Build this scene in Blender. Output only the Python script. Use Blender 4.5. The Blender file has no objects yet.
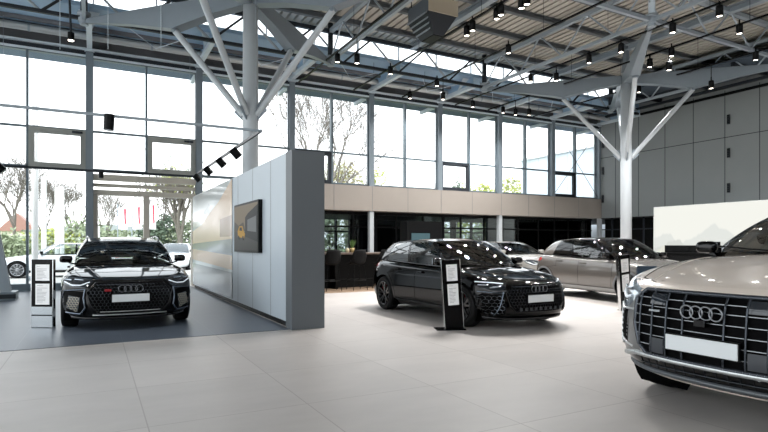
import bpy, bmesh, math, random
import numpy as np
from mathutils import Vector, Matrix, Euler
from mathutils.bvhtree import BVHTree
from mathutils.geometry import delaunay_2d_cdt
PI = math.pi
SC = bpy.context.scene
COL = SC.collection
rnd = random.Random(7)

# ------------------------------------------------------------------ camera
F = 542.0; HC = 1.33; YH = 244.0; YAW = math.radians(28.2)
SN, CS = math.sin(YAW), math.cos(YAW)
cam = bpy.data.cameras.new('camera'); camo = bpy.data.objects.new('camera', cam); COL.objects.link(camo)
cam.sensor_width = 36.0; cam.lens = 36.0 * F / 768.0
cam.shift_y = (YH - 216.0) / 768.0
cam.clip_start = 0.05; cam.clip_end = 400
camo.location = (0, 0, HC); camo.rotation_euler = (PI / 2, 0, -YAW)
SC.camera = camo

# ------------------------------------------------------------------ light, world, exposure
SC.view_settings.view_transform = 'Standard'; SC.view_settings.look = 'None'
SC.view_settings.gamma = 1.0; SC.view_settings.use_curve_mapping = False
SC.view_settings.exposure = 1.35
W = bpy.data.worlds.new('overcast_sky'); SC.world = W; W.use_nodes = True
nt = W.node_tree; nt.nodes.clear()
wo = nt.nodes.new('ShaderNodeOutputWorld'); wb = nt.nodes.new('ShaderNodeBackground')
tc = nt.nodes.new('ShaderNodeTexCoord'); sp = nt.nodes.new('ShaderNodeSeparateXYZ'); cr = nt.nodes.new('ShaderNodeValToRGB')
nt.links.new(tc.outputs['Generated'], sp.inputs[0]); nt.links.new(sp.outputs['Z'], cr.inputs[0])
cr.color_ramp.elements[0].position = 0.0; cr.color_ramp.elements[0].color = (0.97, 0.985, 1.0, 1)
cr.color_ramp.elements[1].position = 1.0; cr.color_ramp.elements[1].color = (0.80, 0.90, 1.0, 1)
nt.links.new(cr.outputs[0], wb.inputs[0]); wb.inputs[1].default_value = 1.35
nt.links.new(wb.outputs[0], wo.inputs[0])
sun = bpy.data.lights.new('sun', 'SUN'); sun.energy = 1.2; sun.angle = 0.35; sun.color = (1, 0.96, 0.9)
so = bpy.data.objects.new('sun', sun); COL.objects.link(so); so.rotation_euler = (math.radians(38), math.radians(-20), 0)

# ------------------------------------------------------------------ materials
MATS = {}
def lin(c):
    return tuple(((v / 255.0) / 12.92 if v / 255.0 <= 0.04045 else ((v / 255.0 + 0.055) / 1.055) ** 2.4) for v in c)
def mat(name, rgb, rough=0.5, metal=0.0, coat=0.0, emit=0.0, noise=0.0, nscale=6.0, spec=0.5, bump=0.0, tr=0.0):
    if name in MATS: return MATS[name]
    m = bpy.data.materials.new(name); m.use_nodes = True
    n = m.node_tree; b = n.nodes['Principled BSDF']; c = lin(rgb) + (1,)
    b.inputs['Base Color'].default_value = c
    b.inputs['Roughness'].default_value = rough; b.inputs['Metallic'].default_value = metal
    b.inputs['Coat Weight'].default_value = coat; b.inputs['Coat Roughness'].default_value = 0.03
    b.inputs['Specular IOR Level'].default_value = spec
    if tr: b.inputs['Transmission Weight'].default_value = tr
    if emit:
        b.inputs['Emission Color'].default_value = c; b.inputs['Emission Strength'].default_value = emit
    if noise or bump:
        t = n.nodes.new('ShaderNodeTexCoord'); x = n.nodes.new('ShaderNodeTexNoise'); x.inputs['Scale'].default_value = nscale
        x.inputs['Detail'].default_value = 5.0
        n.links.new(t.outputs['Object'], x.inputs['Vector'])
        if noise:
            r = n.nodes.new('ShaderNodeMix'); r.data_type = 'RGBA'
            r.inputs[6].default_value = tuple(v * (1 - noise) for v in c[:3]) + (1,)
            r.inputs[7].default_value = tuple(min(1, v * (1 + noise)) for v in c[:3]) + (1,)
            n.links.new(x.outputs['Fac'], r.inputs[0]); n.links.new(r.outputs[2], b.inputs['Base Color'])
        if bump:
            u = n.nodes.new('ShaderNodeBump'); u.inputs['Strength'].default_value = bump; u.inputs['Distance'].default_value = 0.01
            n.links.new(x.outputs['Fac'], u.inputs['Height']); n.links.new(u.outputs[0], b.inputs['Normal'])
    MATS[name] = m; return m
def glass_mat(name, tint, refl=1.45, base=0.03):
    if name in MATS: return MATS[name]
    m = bpy.data.materials.new(name); m.use_nodes = True; n = m.node_tree; n.nodes.clear()
    o = n.nodes.new('ShaderNodeOutputMaterial'); t = n.nodes.new('ShaderNodeBsdfTransparent'); g = n.nodes.new('ShaderNodeBsdfGlossy')
    g.inputs['Roughness'].default_value = 0.01; t.inputs[0].default_value = tuple(tint) + (1,)
    f = n.nodes.new('ShaderNodeFresnel'); f.inputs[0].default_value = refl
    mx = n.nodes.new('ShaderNodeMixShader'); n.links.new(f.outputs[0], mx.inputs[0])
    n.links.new(t.outputs[0], mx.inputs[1]); n.links.new(g.outputs[0], mx.inputs[2]); n.links.new(mx.outputs[0], o.inputs[0])
    MATS[name] = m; return m

M_steel = mat('painted_steel_grey', (150, 160, 168), 0.42, 0.15, noise=0.04)
M_arm = mat('arm_steel_grey', (122, 132, 140), 0.45, 0.15, noise=0.05)
M_colm = mat('column_paint', (172, 178, 182), 0.38, 0.05)
M_fac = mat('facade_steel', (118, 129, 137), 0.42, 0.15)
M_mull = mat('mullion_grey', (98, 112, 120), 0.45, 0.15)
M_dark = mat('dark_steel', (40, 45, 51), 0.5, 0.1, spec=0.3)
M_black = mat('black_paint', (10, 11, 12), 0.45, spec=0.15)
M_satin = mat('satin_black', (6, 7, 8), 0.35, spec=0.15)
M_deck = mat('beige_roof_deck', (176, 172, 163), 0.6, 0.0, noise=0.06, nscale=2)
M_purlin = mat('purlin_grey', (92, 97, 100), 0.5, 0.1)
M_slate = mat('slate_soffit', (88, 110, 132), 0.6)
M_blue = mat('pale_blue_panel', (146, 174, 198), 0.5)
M_beam = mat('pale_beam', (196, 208, 216), 0.45)
M_brown = mat('louvre_brown_grey', (104, 105, 108), 0.6)
M_duct = mat('galvanised_duct', (186, 190, 190), 0.35, 0.4)
M_beige = mat('beige_cladding', (142, 135, 128), 0.6, noise=0.04, nscale=3)
M_wallr = mat('grey_wall_panel', (128, 133, 134), 0.65, noise=0.05, nscale=1.5)
M_cream = mat('cream_frame', (190, 184, 172), 0.5)
M_wframe = mat('window_frame_grey', (150, 152, 146), 0.5)
M_glass = glass_mat('clear_glass', (0.97, 0.98, 0.98), 1.2)
M_dglass = glass_mat('office_glass', (0.55, 0.6, 0.62), 1.5)
M_white = mat('white_paper', (236, 236, 236), 0.6)
M_chrome = mat('chrome', (215, 218, 220), 0.12, 1.0)
M_lamp = mat('lamp_face', (255, 246, 230), 0.5, emit=5.0)
M_wood = mat('warm_wood', (140, 118, 98), 0.5, noise=0.15, nscale=8)

# ------------------------------------------------------------------ helpers
def at_px(x, y, z=0.0):
    "point at height z under pixel x,y"
    d = F * (HC - z) / (y - YH); r = (x - 384.0) / F
    return Vector((d * (SN + r * CS), d * (CS - r * SN), z))
class MB:
    def __init__(self): self.v = []; self.f = []; self.m = []; self.s = []
    def add(self, vs, fs, mi=0, smooth=False):
        k = len(self.v); self.v += [tuple(p) for p in vs]
        self.f += [tuple(i + k for i in f) for f in fs]; self.m += [mi] * len(fs); self.s += [smooth] * len(fs); return self
    def box(self, x0, x1, y0, y1, z0, z1, mi=0, T=None):
        vs = [Vector((x, y, z)) for x in (x0, x1) for y in (y0, y1) for z in (z0, z1)]
        if T: vs = [T @ p for p in vs]
        return self.add(vs, [(0, 1, 3, 2), (4, 6, 7, 5), (0, 4, 5, 1), (2, 3, 7, 6), (0, 2, 6, 4), (1, 5, 7, 3)], mi)
    def tube(self, p, q, r, seg=8, mi=0, r2=None, caps=True):
        p = Vector(p); q = Vector(q); d = q - p
        if d.length < 1e-6: return self
        d.normalize(); a = d.orthogonal().normalized(); b = d.cross(a); r2 = r if r2 is None else r2
        vs = [p + (a * math.cos(t) + b * math.sin(t)) * r for t in [2 * PI * i / seg for i in range(seg)]]
        vs += [q + (a * math.cos(t) + b * math.sin(t)) * r2 for t in [2 * PI * i / seg for i in range(seg)]]
        self.add(vs, [(i, (i + 1) % seg, seg + (i + 1) % seg, seg + i) for i in range(seg)], mi, True)
        if caps: self.add(vs, [tuple(range(seg))[::-1], tuple(range(seg, 2 * seg))], mi)
        return self
    def bar(self, p, q, w, h, mi=0, up=(0, 0, 1)):
        "rectangular bar from p to q, w sideways, h along up"
        p = Vector(p); q = Vector(q); d = (q - p).normalized(); u = Vector(up)
        s = d.cross(u)
        if s.length < 1e-4: s = d.orthogonal()
        s.normalize(); u = s.cross(d).normalized()
        vs = [c + s * (i * w / 2) + u * (j * h / 2) for c in (p, q) for i in (-1, 1) for j in (-1, 1)]
        return self.add(vs, [(0, 1, 3, 2), (4, 6, 7, 5), (0, 4, 5, 1), (2, 3, 7, 6), (0, 2, 6, 4), (1, 5, 7, 3)], mi)
    def poly(self, pts, mi=0): return self.add(pts, [tuple(range(len(pts)))], mi)
    def prism(self, pts, off, mi=0):
        n = len(pts); off = Vector(off); vs = [Vector(p) for p in pts] + [Vector(p) + off for p in pts]
        return self.add(vs, [tuple(range(n))[::-1], tuple(range(n, 2 * n))] + [(i, (i + 1) % n, n + (i + 1) % n, n + i) for i in range(n)], mi)
    def lathe(self, prof, c, axis='y', seg=32, mi=0, closed=True, smooth=True):
        "prof: list of (r, along axis)"
        n = len(prof); vs = []
        for i in range(seg):
            t = 2 * PI * i / seg; ct, st = math.cos(t), math.sin(t)
            for r, a in prof:
                p = (r * ct, a, r * st) if axis == 'y' else ((r * ct, r * st, a) if axis == 'z' else (a, r * ct, r * st))
                vs.append((p[0] + c[0], p[1] + c[1], p[2] + c[2]))
        fs = []
        m = n if closed else n - 1
        for i in range(seg):
            for j in range(m):
                a = i * n + j; b = i * n + (j + 1) % n; i2 = (i + 1) % seg
                fs.append((a, b, i2 * n + (j + 1) % n, i2 * n + j))
        return self.add(vs, fs, mi, smooth)
    def path(self, pts, r, seg=6, mi=0):
        for a, b in zip(pts[:-1], pts[1:]): self.tube(a, b, r, seg, mi)
        return self
    def build(self, name, mats, parent=None, bevel=0, fixn=True):
        me = bpy.data.meshes.new(name); me.from_pydata(self.v, [], self.f)
        for m in (mats if isinstance(mats, (list, tuple)) else [mats]): me.materials.append(m)
        me.polygons.foreach_set('material_index', self.m); me.polygons.foreach_set('use_smooth', self.s)
        if fixn:
            bm = bmesh.new(); bm.from_mesh(me); bmesh.ops.recalc_face_normals(bm, faces=bm.faces); bm.to_mesh(me); bm.free()
        me.update()
        o = bpy.data.objects.new(name, me); COL.objects.link(o)
        if parent: o.parent = parent
        if bevel:
            b = o.modifiers.new('bevel', 'BEVEL'); b.width = bevel; b.segments = 2; b.limit_method = 'ANGLE'
        return o
def thing(name, label, cat, loc=(0, 0, 0), rz=0.0, group=None):
    o = bpy.data.objects.new(name, None); COL.objects.link(o); o.location = loc; o.rotation_euler = (0, 0, rz)
    o.empty_display_size = 0.2
    return tag(o, label, cat, group)
def tag(o, label, cat, group=None):
    o['label'] = label; o['category'] = cat
    if group: o['group'] = group
    return o
def struct(o, label=None):
    o['kind'] = 'structure'
    if label: o['label'] = label
    return o
def kids(o): return [c for c in bpy.data.objects if c.parent == o]
def copy_tree(o, parent=None, label=None):
    c = o.copy(); COL.objects.link(c)
    if parent: c.parent = parent
    if label: c['label'] = label
    for ch in kids(o): copy_tree(ch, c)
    return c
ORD = ['first', 'second', 'third', 'fourth', 'fifth', 'sixth', 'seventh', 'eighth', 'ninth', 'tenth', 'eleventh', 'twelfth', 'thirteenth',
       'fourteenth', 'fifteenth', 'sixteenth', 'seventeenth', 'eighteenth', 'nineteenth', 'twentieth']
def nearest_floor(): return 0
# ================================================================== the shell
S = 3.11; XO = -0.1; D = 18.4; XR = 21.67; XL = -9.45; ZT = 7.05; YB = -7.0
# floor: large pale tiles
def floor_material(name, rgb, tile, ox, oy, line, rough, nz, gw=0.006, amt=1.0):
    m = bpy.data.materials.new(name); m.use_nodes = True; n = m.node_tree; b = n.nodes['Principled BSDF']
    g = n.nodes.new('ShaderNodeNewGeometry'); s = n.nodes.new('ShaderNodeSeparateXYZ'); n.links.new(g.outputs['Position'], s.inputs[0])
    outs = []; cells = []
    for ax, off in (('X', ox), ('Y', oy)):
        a = n.nodes.new('ShaderNodeMath'); a.operation = 'SUBTRACT'; n.links.new(s.outputs[ax], a.inputs[0]); a.inputs[1].default_value = off
        d = n.nodes.new('ShaderNodeMath'); d.operation = 'DIVIDE'; n.links.new(a.outputs[0], d.inputs[0]); d.inputs[1].default_value = tile
        fl = n.nodes.new('ShaderNodeMath'); fl.operation = 'FLOOR'; n.links.new(d.outputs[0], fl.inputs[0]); cells.append(fl)
        rr = n.nodes.new('ShaderNodeMath'); rr.operation = 'ROUND'; n.links.new(d.outputs[0], rr.inputs[0])
        df = n.nodes.new('ShaderNodeMath'); df.operation = 'SUBTRACT'; n.links.new(d.outputs[0], df.inputs[0]); n.links.new(rr.outputs[0], df.inputs[1])
        ab = n.nodes.new('ShaderNodeMath'); ab.operation = 'ABSOLUTE'; n.links.new(df.outputs[0], ab.inputs[0])
        lt = n.nodes.new('ShaderNodeMath'); lt.operation = 'LESS_THAN'; n.links.new(ab.outputs[0], lt.inputs[0]); lt.inputs[1].default_value = gw / tile
        outs.append(lt)
    mx = n.nodes.new('ShaderNodeMath'); mx.operation = 'MAXIMUM'; n.links.new(outs[0].outputs[0], mx.inputs[0]); n.links.new(outs[1].outputs[0], mx.inputs[1])
    cb = n.nodes.new('ShaderNodeCombineXYZ'); n.links.new(cells[0].outputs[0], cb.inputs[0]); n.links.new(cells[1].outputs[0], cb.inputs[1])
    wn = n.nodes.new('ShaderNodeTexWhiteNoise'); n.links.new(cb.outputs[0], wn.inputs['Vector'])
    no = n.nodes.new('ShaderNodeTexNoise'); no.inputs['Scale'].default_value = 1.1; no.inputs['Detail'].default_value = 6; no.inputs['Roughness'].default_value = 0.65
    mp = n.nodes.new('ShaderNodeMapping'); mp.inputs['Scale'].default_value = (1, 2.2, 1); n.links.new(g.outputs['Position'], mp.inputs[0])
    n.links.new(mp.outputs[0], no.inputs['Vector'])
    ad = n.nodes.new('ShaderNodeMath'); ad.operation = 'MULTIPLY_ADD'; n.links.new(wn.outputs[0], ad.inputs[0]); ad.inputs[1].default_value = 0.25; n.links.new(no.outputs['Fac'], ad.inputs[2])
    c = lin(rgb)
    cm = n.nodes.new('ShaderNodeMix'); cm.data_type = 'RGBA'; n.links.new(ad.outputs[0], cm.inputs[0])
    cm.inputs[6].default_value = tuple(v * (1 - nz) for v in c) + (1,); cm.inputs[7].default_value = tuple(min(1, v * (1 + nz)) for v in c) + (1,)
    cl = n.nodes.new('ShaderNodeMix'); cl.data_type = 'RGBA'; sc = n.nodes.new('ShaderNodeMath'); sc.operation = 'MULTIPLY'; sc.inputs[1].default_value = amt
    n.links.new(mx.outputs[0], sc.inputs[0]); n.links.new(sc.outputs[0], cl.inputs[0])
    n.links.new(cm.outputs[2], cl.inputs[6]); cl.inputs[7].default_value = lin(line) + (1,)
    n.links.new(cl.outputs[2], b.inputs['Base Color'])
    b.inputs['Roughness'].default_value = rough
    return m
M_floor = floor_material('pale_stone_tiles', (181, 175, 171), 1.22, 0.35, 0.62, (150, 142, 138), 0.42, 0.16, 0.005, 0.8)
M_dfloor = floor_material('slate_tiles', (78, 86, 97), 1.22, 0.35, 0.62, (120, 128, 136), 0.38, 0.12, 0.004, 0.35)
struct(MB().box(XL, XR + 0.3, YB, D + 0.2, -0.3, 0.0).build('floor', M_floor))
struct(MB().box(XL, 2.7, 8.13, D, 0.0, 0.006).build('trim_1', M_dfloor), 'slate grey floor area under the black estate car')
struct(MB().box(3.3, 11.0, 13.6, D, 0.0, 0.005).build('trim_2', M_wood), 'strip of warm wooden flooring by the bar table')

# glass facade ------------------------------------------------------------
def h_bar(mb, x0, x1, z0, z1, y=D, dy=0.05, mi=0): mb.box(x0, x1, y - dy, y + dy, z0, z1, mi)
wi = 0
for n in range(-3, 7):
    x0, x1 = XO + n * S + 0.1, XO + (n + 1) * S - 0.1; xm = XO + (n + 0.5) * S
    wi += 1
    full = n < 2; door = n == 0
    mb = MB()
    h_bar(mb, x0, x1, 6.84, 7.0, dy=0.08); h_bar(mb, x0, x1, 4.66, 4.72, dy=0.04); h_bar(mb, x0, x1, 3.5, 3.58, dy=0.07)
    if full: mb.box(xm - 0.03, xm + 0.03, D - 0.07, D + 0.07, 3.5 if door else 0.0, 6.9)
    else: mb.box(xm - 0.035, xm + 0.035, D - 0.09, D + 0.07, 3.5, 6.9)
    if full and not door:
        mb.box(x0, x1, D - 0.14, D + 0.1, 0.0, 0.2)
    if not full: mb.box(x0, x1, D - 0.12, D - 0.03, 3.5, 3.53, 1)
    fr = struct(mb.build('window_%d' % wi, [M_mull, M_dark]))
    g = MB(); zlo = 0.2 if (full and not door) else 3.5
    g.box(x0, xm, D - 0.012, D + 0.012, zlo, 6.9); g.box(xm, x1, D - 0.012, D + 0.012, zlo, 6.9)
    g.build('glass_pane', M_glass, fr)
    # opening casements with thick frames
    cas = {-1: (xm + 0.03, x1), 0: (xm + 0.03, x1), 2: (x0, xm - 0.03), 4: (x0, xm - 0.03), 6: (x0, xm - 0.03)}.get(n)
    if cas:
        a, b = cas; c = MB(); w = 0.14 if n < 2 else 0.12
        c.box(a, b, D - 0.1, D + 0.02, 4.66 - w, 4.68); c.box(a, b, D - 0.1, D + 0.02, 3.54, 3.54 + w)
        c.box(a, a + w, D - 0.1, D + 0.02, 3.54 + w, 4.66 - w); c.box(b - w, b, D - 0.1, D + 0.02, 3.54 + w, 4.66 - w)
        cc = c.build('casement_frame', M_wframe if n < 2 else M_dark, fr)
        MB().box(b - 0.35, b - 0.08, D - 0.14, D - 0.1, 4.58, 4.64).build('window_stay', M_dark, cc)
# rods crossing in the last bay
mb = MB()
mb.tube((18.65, D - 0.13, 3.6), (21.55, D - 0.13, 6.8), 0.012, 6); mb.tube((18.65, D - 0.13, 6.8), (21.55, D - 0.13, 3.6), 0.012, 6)
tag(mb.build('bracing_rods', M_dark), 'thin crossed bracing rods inside the last window bay before the corner', 'bracing')
# steel columns of the facade
names = {7: 'light steel facade column in the far right corner of the glazing'}
cnt = 0
for n in range(-3, 8):
    t = thing('facade_column', '', 'column', (XO + n * S, D - 0.2, 0), 0, 'steel columns of the glass facade')
    zc0 = 3.5 if n >= 2 else 0; mb = MB(); mb.box(-0.1, 0.1, -0.02, 0.0, zc0, 7.0); mb.box(-0.1, 0.1, 0.24, 0.26, zc0, 7.0); mb.box(-0.02, 0.02, 0.0, 0.24, zc0, 7.0)
    mb.build('shaft', M_fac, t)
    if n in (3, 5, 7): MB().box(-0.085, 0.085, -0.02, 0.15, 0, 2.57).build('column_casing', M_colm, t)
    MB().box(-0.13, 0.13, -0.08, 0.28, 7.0, 7.06).build('head_plate', M_beam, t)
    if n < 2: MB().box(-0.13, 0.13, -0.06, 0.28, 0.0, 0.03).build('base_plate', M_fac, t)
    if n == 7: t['label'] = names[7]
    elif n < 0: t['label'] = 'steel facade column beyond the left end of the car display, number %s left of the sliding door' % ORD[-n - 1]
    elif n == 0: t['label'] = 'steel facade column just left of the sliding entrance door'
    elif n == 1: t['label'] = 'steel facade column just right of the sliding entrance door'
    elif n == 2: t['label'] = 'steel facade column rising behind the near tree column'
    else: t['label'] = 'steel facade column above the beige cladding, %s to the right of the freestanding partition' % ORD[n - 3]
# sliding entrance door
t = struct(bpy.data.objects.new('door_1', None)); COL.objects.link(t); t.location = (0, 0, 0)
mb = MB(); mb.box(0.0, 2.91, D - 0.12, D + 0.1, 3.24, 3.42); mb.box(0.0, 2.91, D - 0.06, D + 0.06, 3.05, 3.15); mb.box(0.0, 2.91, D - 0.14, D + 0.1, 2.8, 2.95)
mb.box(0.0, 0.12, D - 0.1, D + 0.1, 0, 2.8); mb.box(2.79, 2.91, D - 0.1, D + 0.1, 0, 2.8); mb.box(1.37, 1.54, D - 0.1, D + 0.1, 0, 2.8)
mb.build('door_frame', M_cream, t)
MB().box(0.12, 1.37, D - 0.01, D + 0.01, 0.05, 2.8).build('door_leaf', M_glass, t)
MB().box(1.54, 2.79, D - 0.01, D + 0.01, 0.05, 2.8).build('door_leaf', M_glass, t)
MB().box(0.0, 2.91, D - 0.01, D + 0.01, 3.4, 3.52).build('transom_light', M_glass, t)
# beige band over the bar
mb = MB()
xs = [2 * S + 0.0] + [n * S for n in range(3, 8)]
mb.box(5.3, XR, D - 0.26, D + 0.28, 2.57, 3.5)
struct(mb.build('wall_back', M_beige))
mb = MB()
for k in range(13):
    x = XO + 2 * S + k * S / 2
    if x < XR: mb.box(x - 0.008, x + 0.008, D - 0.264, D - 0.26, 2.57, 3.5)
mb.build('panel_joint', M_brown, bpy.data.objects['wall_back'])
# louvre band, soffit outside and inside, duct
struct(MB().box(XL, XR, D - 0.04, D + 0.1, 7.06, 7.5).build('trim_3', M_brown), 'brown grey band above the glazing')
struct(MB().box(XL, XR + 1.5, D + 0.1, D + 1.35, 7.02, 7.5).build('trim_4', M_slate), 'slate overhang soffit outside the glazing')
mb = MB(); mb.box(XL, XR, D - 0.26, D - 0.06, 7.03, 7.09); mb.box(XL, XR, D - 0.2, D - 0.1, 6.86, 6.90, 0); mb.box(XL, XR, D - 0.16, D - 0.08, 6.9, 7.03, 1)
struct(mb.build('trim_5', [M_beam, M_dark]), 'light rail along the head of the glazing')
ymid = 16.1
mb = MB(); mb.box(XL, XR + 0.3, ymid, D + 0.2, 7.5, 7.62)
struct(mb.build('ceiling_1', M_blue))
mb = MB()
for y in (17.45, 17.95, 18.08): mb.box(XL, XR, y, y + 0.09, 7.4, 7.5)
struct(mb.build('trim_6', M_brown), 'dark louvre slats below the low roof')
t = thing('ventilation_duct', 'long round galvanised duct running above the head of the glass facade', 'duct', (0, 17.72, 7.28))
MB().tube((XL, 0, 0), (XR, 0, 0), 0.1, 16).build('duct_pipe', M_duct, t)
for k in range(-3, 7): MB().tube(((k + .5) * S - 0.03, 0, 0), ((k + .5) * S + 0.03, 0, 0), 0.11, 16).build('duct_clamp', M_steel, t)
# beams in depth from the columns to the lattice beam
for n in range(-3, 8):
    lab = 'pale steel cantilever beam over the glazing, %s' % ('above the left door column' if n == 0 else ('number %s left of the entrance door' % ORD[-n - 1] if n < 0 else '%s along to the right of the left door column' % ORD[n - 1]))
    t = thing('roof_beam', lab, 'beam', (XO + n * S, 0, 0), 0, 'pale beams over the glass facade')
    MB().box(-0.07, 0.07, 16.0, D + 1.25, 7.07, 7.2).build('flange', M_beam, t)
    MB().box(-0.06, 0.06, D + 0.1, D + 1.3, 6.88, 7.0).build('outer_bracket', M_beam, t)
    mb = MB()
    pr = [(0, D - 0.2, 7.2), (0, 16.05, 7.2), (0, 16.05, 7.5), (0, D - 0.2, 7.5)]
    mb.prism([(-0.01,) + p[1:] for p in pr], (0.02, 0, 0)); mb.build('web_plate', M_blue, t)
    mb = MB(); mb.prism([(-0.25, 16.3, 7.48), (0.25, 16.3, 7.48), (0.06, 16.9, 7.2), (-0.06, 16.9, 7.2)], (0, 0.05, 0.0)); mb.build('haunch', M_beam, t)
# thin wires under the soffit
for k, n in enumerate(range(0, 6)):
    xa = n * S + 0.8
    mb = MB(); mb.path([(xa, 16.05, 7.15), (xa + 0.8, 17.0, 7.0), (xa + 1.6, 16.05, 7.15)], 0.012, 5)
    tag(mb.build('tie_rod', M_beam), 'thin pale tie rod below the low roof, %s from the left' % ORD[k], 'tie rod', 'tie rods below the low roof')

# clerestory
fr = MB(); 
for k in range(-6, 16): fr.box(k * S / 2 - 0.02, k * S / 2 + 0.02, 16.3, 16.36, 7.6, 8.25)
fr.box(XL, XR, 16.28, 16.38, 7.6, 7.66); fr.box(XL, XR, 16.28, 16.38, 8.2, 8.3)
w = struct(fr.build('window_20', M_beam)); MB().box(XL, XR, 16.32, 16.33, 7.6, 8.25).build('glass_pane', M_glass, w)
# corrugated deck
mb = MB(); p = 0.25; x = XL; vs = []; X2 = XR
prof = []
while x < X2:
    prof += [(x, 8.32), (x + 0.17, 8.32), (x + 0.18, 8.44), (x + 0.24, 8.44)]; x += p
Y0, Y1 = YB, 16.6; n = len(prof)
vs = [(a, Y0, b) for a, b in prof] + [(a, Y1, b) for a, b in prof]
mb.add(vs, [(i, i + 1, n + i + 1, n + i) for i in range(n - 1)])
struct(mb.build('ceiling', M_deck)); struct(MB().box(XL, XR + 0.3, Y0, Y1, 8.46, 8.6).build('ceiling_2', M_dark))

for k, y in enumerate([15.35, 13.85, 12.35, 10.85, 9.35, 7.85, 6.35, 4.85, 3.35, 1.85, 0.35, -1.15, -2.65, -4.15]):
    mb = MB(); mb.box(XL, XR, y - 0.07, y + 0.07, 8.16, 8.19); mb.box(XL, XR, y - 0.02, y + 0.02, 8.19, 8.32); mb.box(XL, XR, y - 0.07, y + 0.07, 8.29, 8.315)
    tag(mb.build('purlin', M_purlin), 'grey steel purlin under the beige roof deck, %s from the clerestory' % ORD[k], 'purlin', 'purlins under the roof deck')

# right wall -------------------------------------------------------------
mb = MB(); mb.box(XR, XR + 0.3, YB, D + 0.2, 2.57, 8.45)
struct(mb.build('wall_right', M_wallr))
mb = MB()
ys = []
for px in (615.5, 638.6, 665, 693.3, 724.9, 759.7):
    r = (px - 384) / F; ys.append(XR * (CS - r * SN) / (SN + r * CS))
st = 1.55
yy = ys[:] + [ys[-1] - st * k for k in range(1, 11)]
for y in yy: mb.box(XR - 0.004, XR, y - 0.012, y + 0.012, 2.57, 7.3)
mb.box(XR - 0.004, XR, YB, D, 5.46, 5.485)
mb.build('panel_joint', M_dark, bpy.data.objects['wall_right'])
vent_ys = [D - 0.12, ys[4] + 0.05]
k = 0
for i, y in enumerate([D - 0.35, ys[4] - 0.15]):
    for j, z in enumerate((3.5, 4.85, 6.15)):
        k += 1
        lab = 'slim dark wall vent, %s of three up the %s' % (['lowest', 'middle', 'topmost'][j], ['corner beside the glazing', 'grey wall above the bright screen'][i])
        tt = thing('wall_vent', lab, 'vent', (XR - 0.02, y, z), 0, 'slim vents on the grey wall')
        MB().box(-0.03, 0.02, -0.05, 0.05, -0.18, 0.18).build('vent_housing', M_dark, tt)
        for q in range(5): MB().box(-0.04, -0.03, -0.04, 0.04, -0.15 + q * 0.07, -0.12 + q * 0.07).build('vent_slat', M_black, tt)
struct(MB().box(XR - 2.3, XR, YB, D - 0.05, 7.62, 7.7).build('ceiling_5', mat('aisle_ceiling', (62, 74, 86), .6)))
for k in range(9):
    y = D - 1.3 - k * 2.1; tag(MB().box(XR - 2.25, XR - 0.05, y - 0.05, y + 0.05, 7.45, 7.6).build('aisle_beam', M_dark), 'dark cross beam under the narrow aisle ceiling by the grey wall, %s from the glazed corner' % ORD[k], 'beam', 'dark aisle beams')
# recess under the right wall
struct(MB().box(XR + 0.9, XR + 1.0, YB, D + 0.28, 0, 2.6).build('wall_right_recess', M_black))
struct(MB().box(XR, XR + 1.0, YB, D + 0.2, 2.55, 2.57).build('ceiling_3', M_black))
mb = MB()
for k in range(9):
    y = D - 0.6 - k * 1.7; mb.box(XR + 0.3, XR + 0.36, y - 0.03, y + 0.03, 0, 2.57)
mb.box(XR + 0.3, XR + 0.36, 0, D, 2.0, 2.05); struct(mb.build('window_21', M_dark))
# wall above lower roof strip at the far right and left end wall (open glass)
mb = MB(); 
for k in range(0, 9): mb.box(XL - 0.05, XL + 0.05, YB + k * 3.17 - 0.05, YB + k * 3.17 + 0.05, 0, 8.3)
mb.box(XL - 0.05, XL + 0.05, YB, D, 3.5, 3.6); mb.box(XL - 0.05, XL + 0.05, YB, D, 6.9, 7.05)
w = struct(mb.build('wall_left', M_fac)); MB().box(XL - 0.01, XL + 0.01, YB, D, 0, 8.3).build('glass_pane', M_glass, w)
mb = MB()
for k in range(0, 11): mb.box(XL + k * 3.15 - 0.06, XL + k * 3.15 + 0.06, YB - 0.06, YB + 0.06, 0, 8.3)
mb.box(XL, XR, YB - 0.05, YB + 0.05, 3.5, 3.6); mb.box(XL, XR, YB - 0.05, YB + 0.05, 6.9, 7.05)
mb.box(XL, XR, YB - 0.04, YB + 0.04, 0, 5.5, 1)  # unseen solid wall behind the camera, added to darken reflections in the cars
w = struct(mb.build('wall_front_unseen', [M_fac, mat('front_wall_paint', (196, 196, 192), .7)])); MB().box(XL, XR, YB - 0.01, YB + 0.01, 5.5, 8.3).build('glass_pane', M_glass, w)

# dark glazed offices behind the beige band ------------------------------
YO = D + 0.35
mb = MB()
mb.box(5.3, XR, YO - 0.03, YO + 0.05, 2.45, 2.57); mb.box(5.3, XR, YO - 0.03, YO + 0.05, 1.96, 2.02); mb.box(5.3, XR, YO - 0.03, YO + 0.05, 0, 0.1)
x = 6.55; k = 0
while x < XR:
    w_ = 0.05 if k % 3 else 0.09
    mb.box(x - w_ / 2, x + w_ / 2, YO - 0.04, YO + 0.05, 0, 2.57); x += [0.9, 1.25, 1.0][k % 3]; k += 1
w = struct(mb.build('window_22', M_satin)); MB().box(5.3, XR, YO - 0.005, YO + 0.005, 0.1, 2.5).build('glass_pane', M_dglass, w)
struct(MB().box(4.4, 29.2, D + 0.28, 26.0, 2.6, 2.8).build('ceiling_4', M_black))
struct(MB().box(4.4, 29.2, D + 0.2, 26.0, -0.3, 0.0).build('floor_1', M_dark))
mb = MB()
edges = [4.4, 10.3, 11.8, 16.0, 18.3, 18.6, 20.9, 25.0, 26.2, 26.7, 28.0, 29.0]
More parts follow.
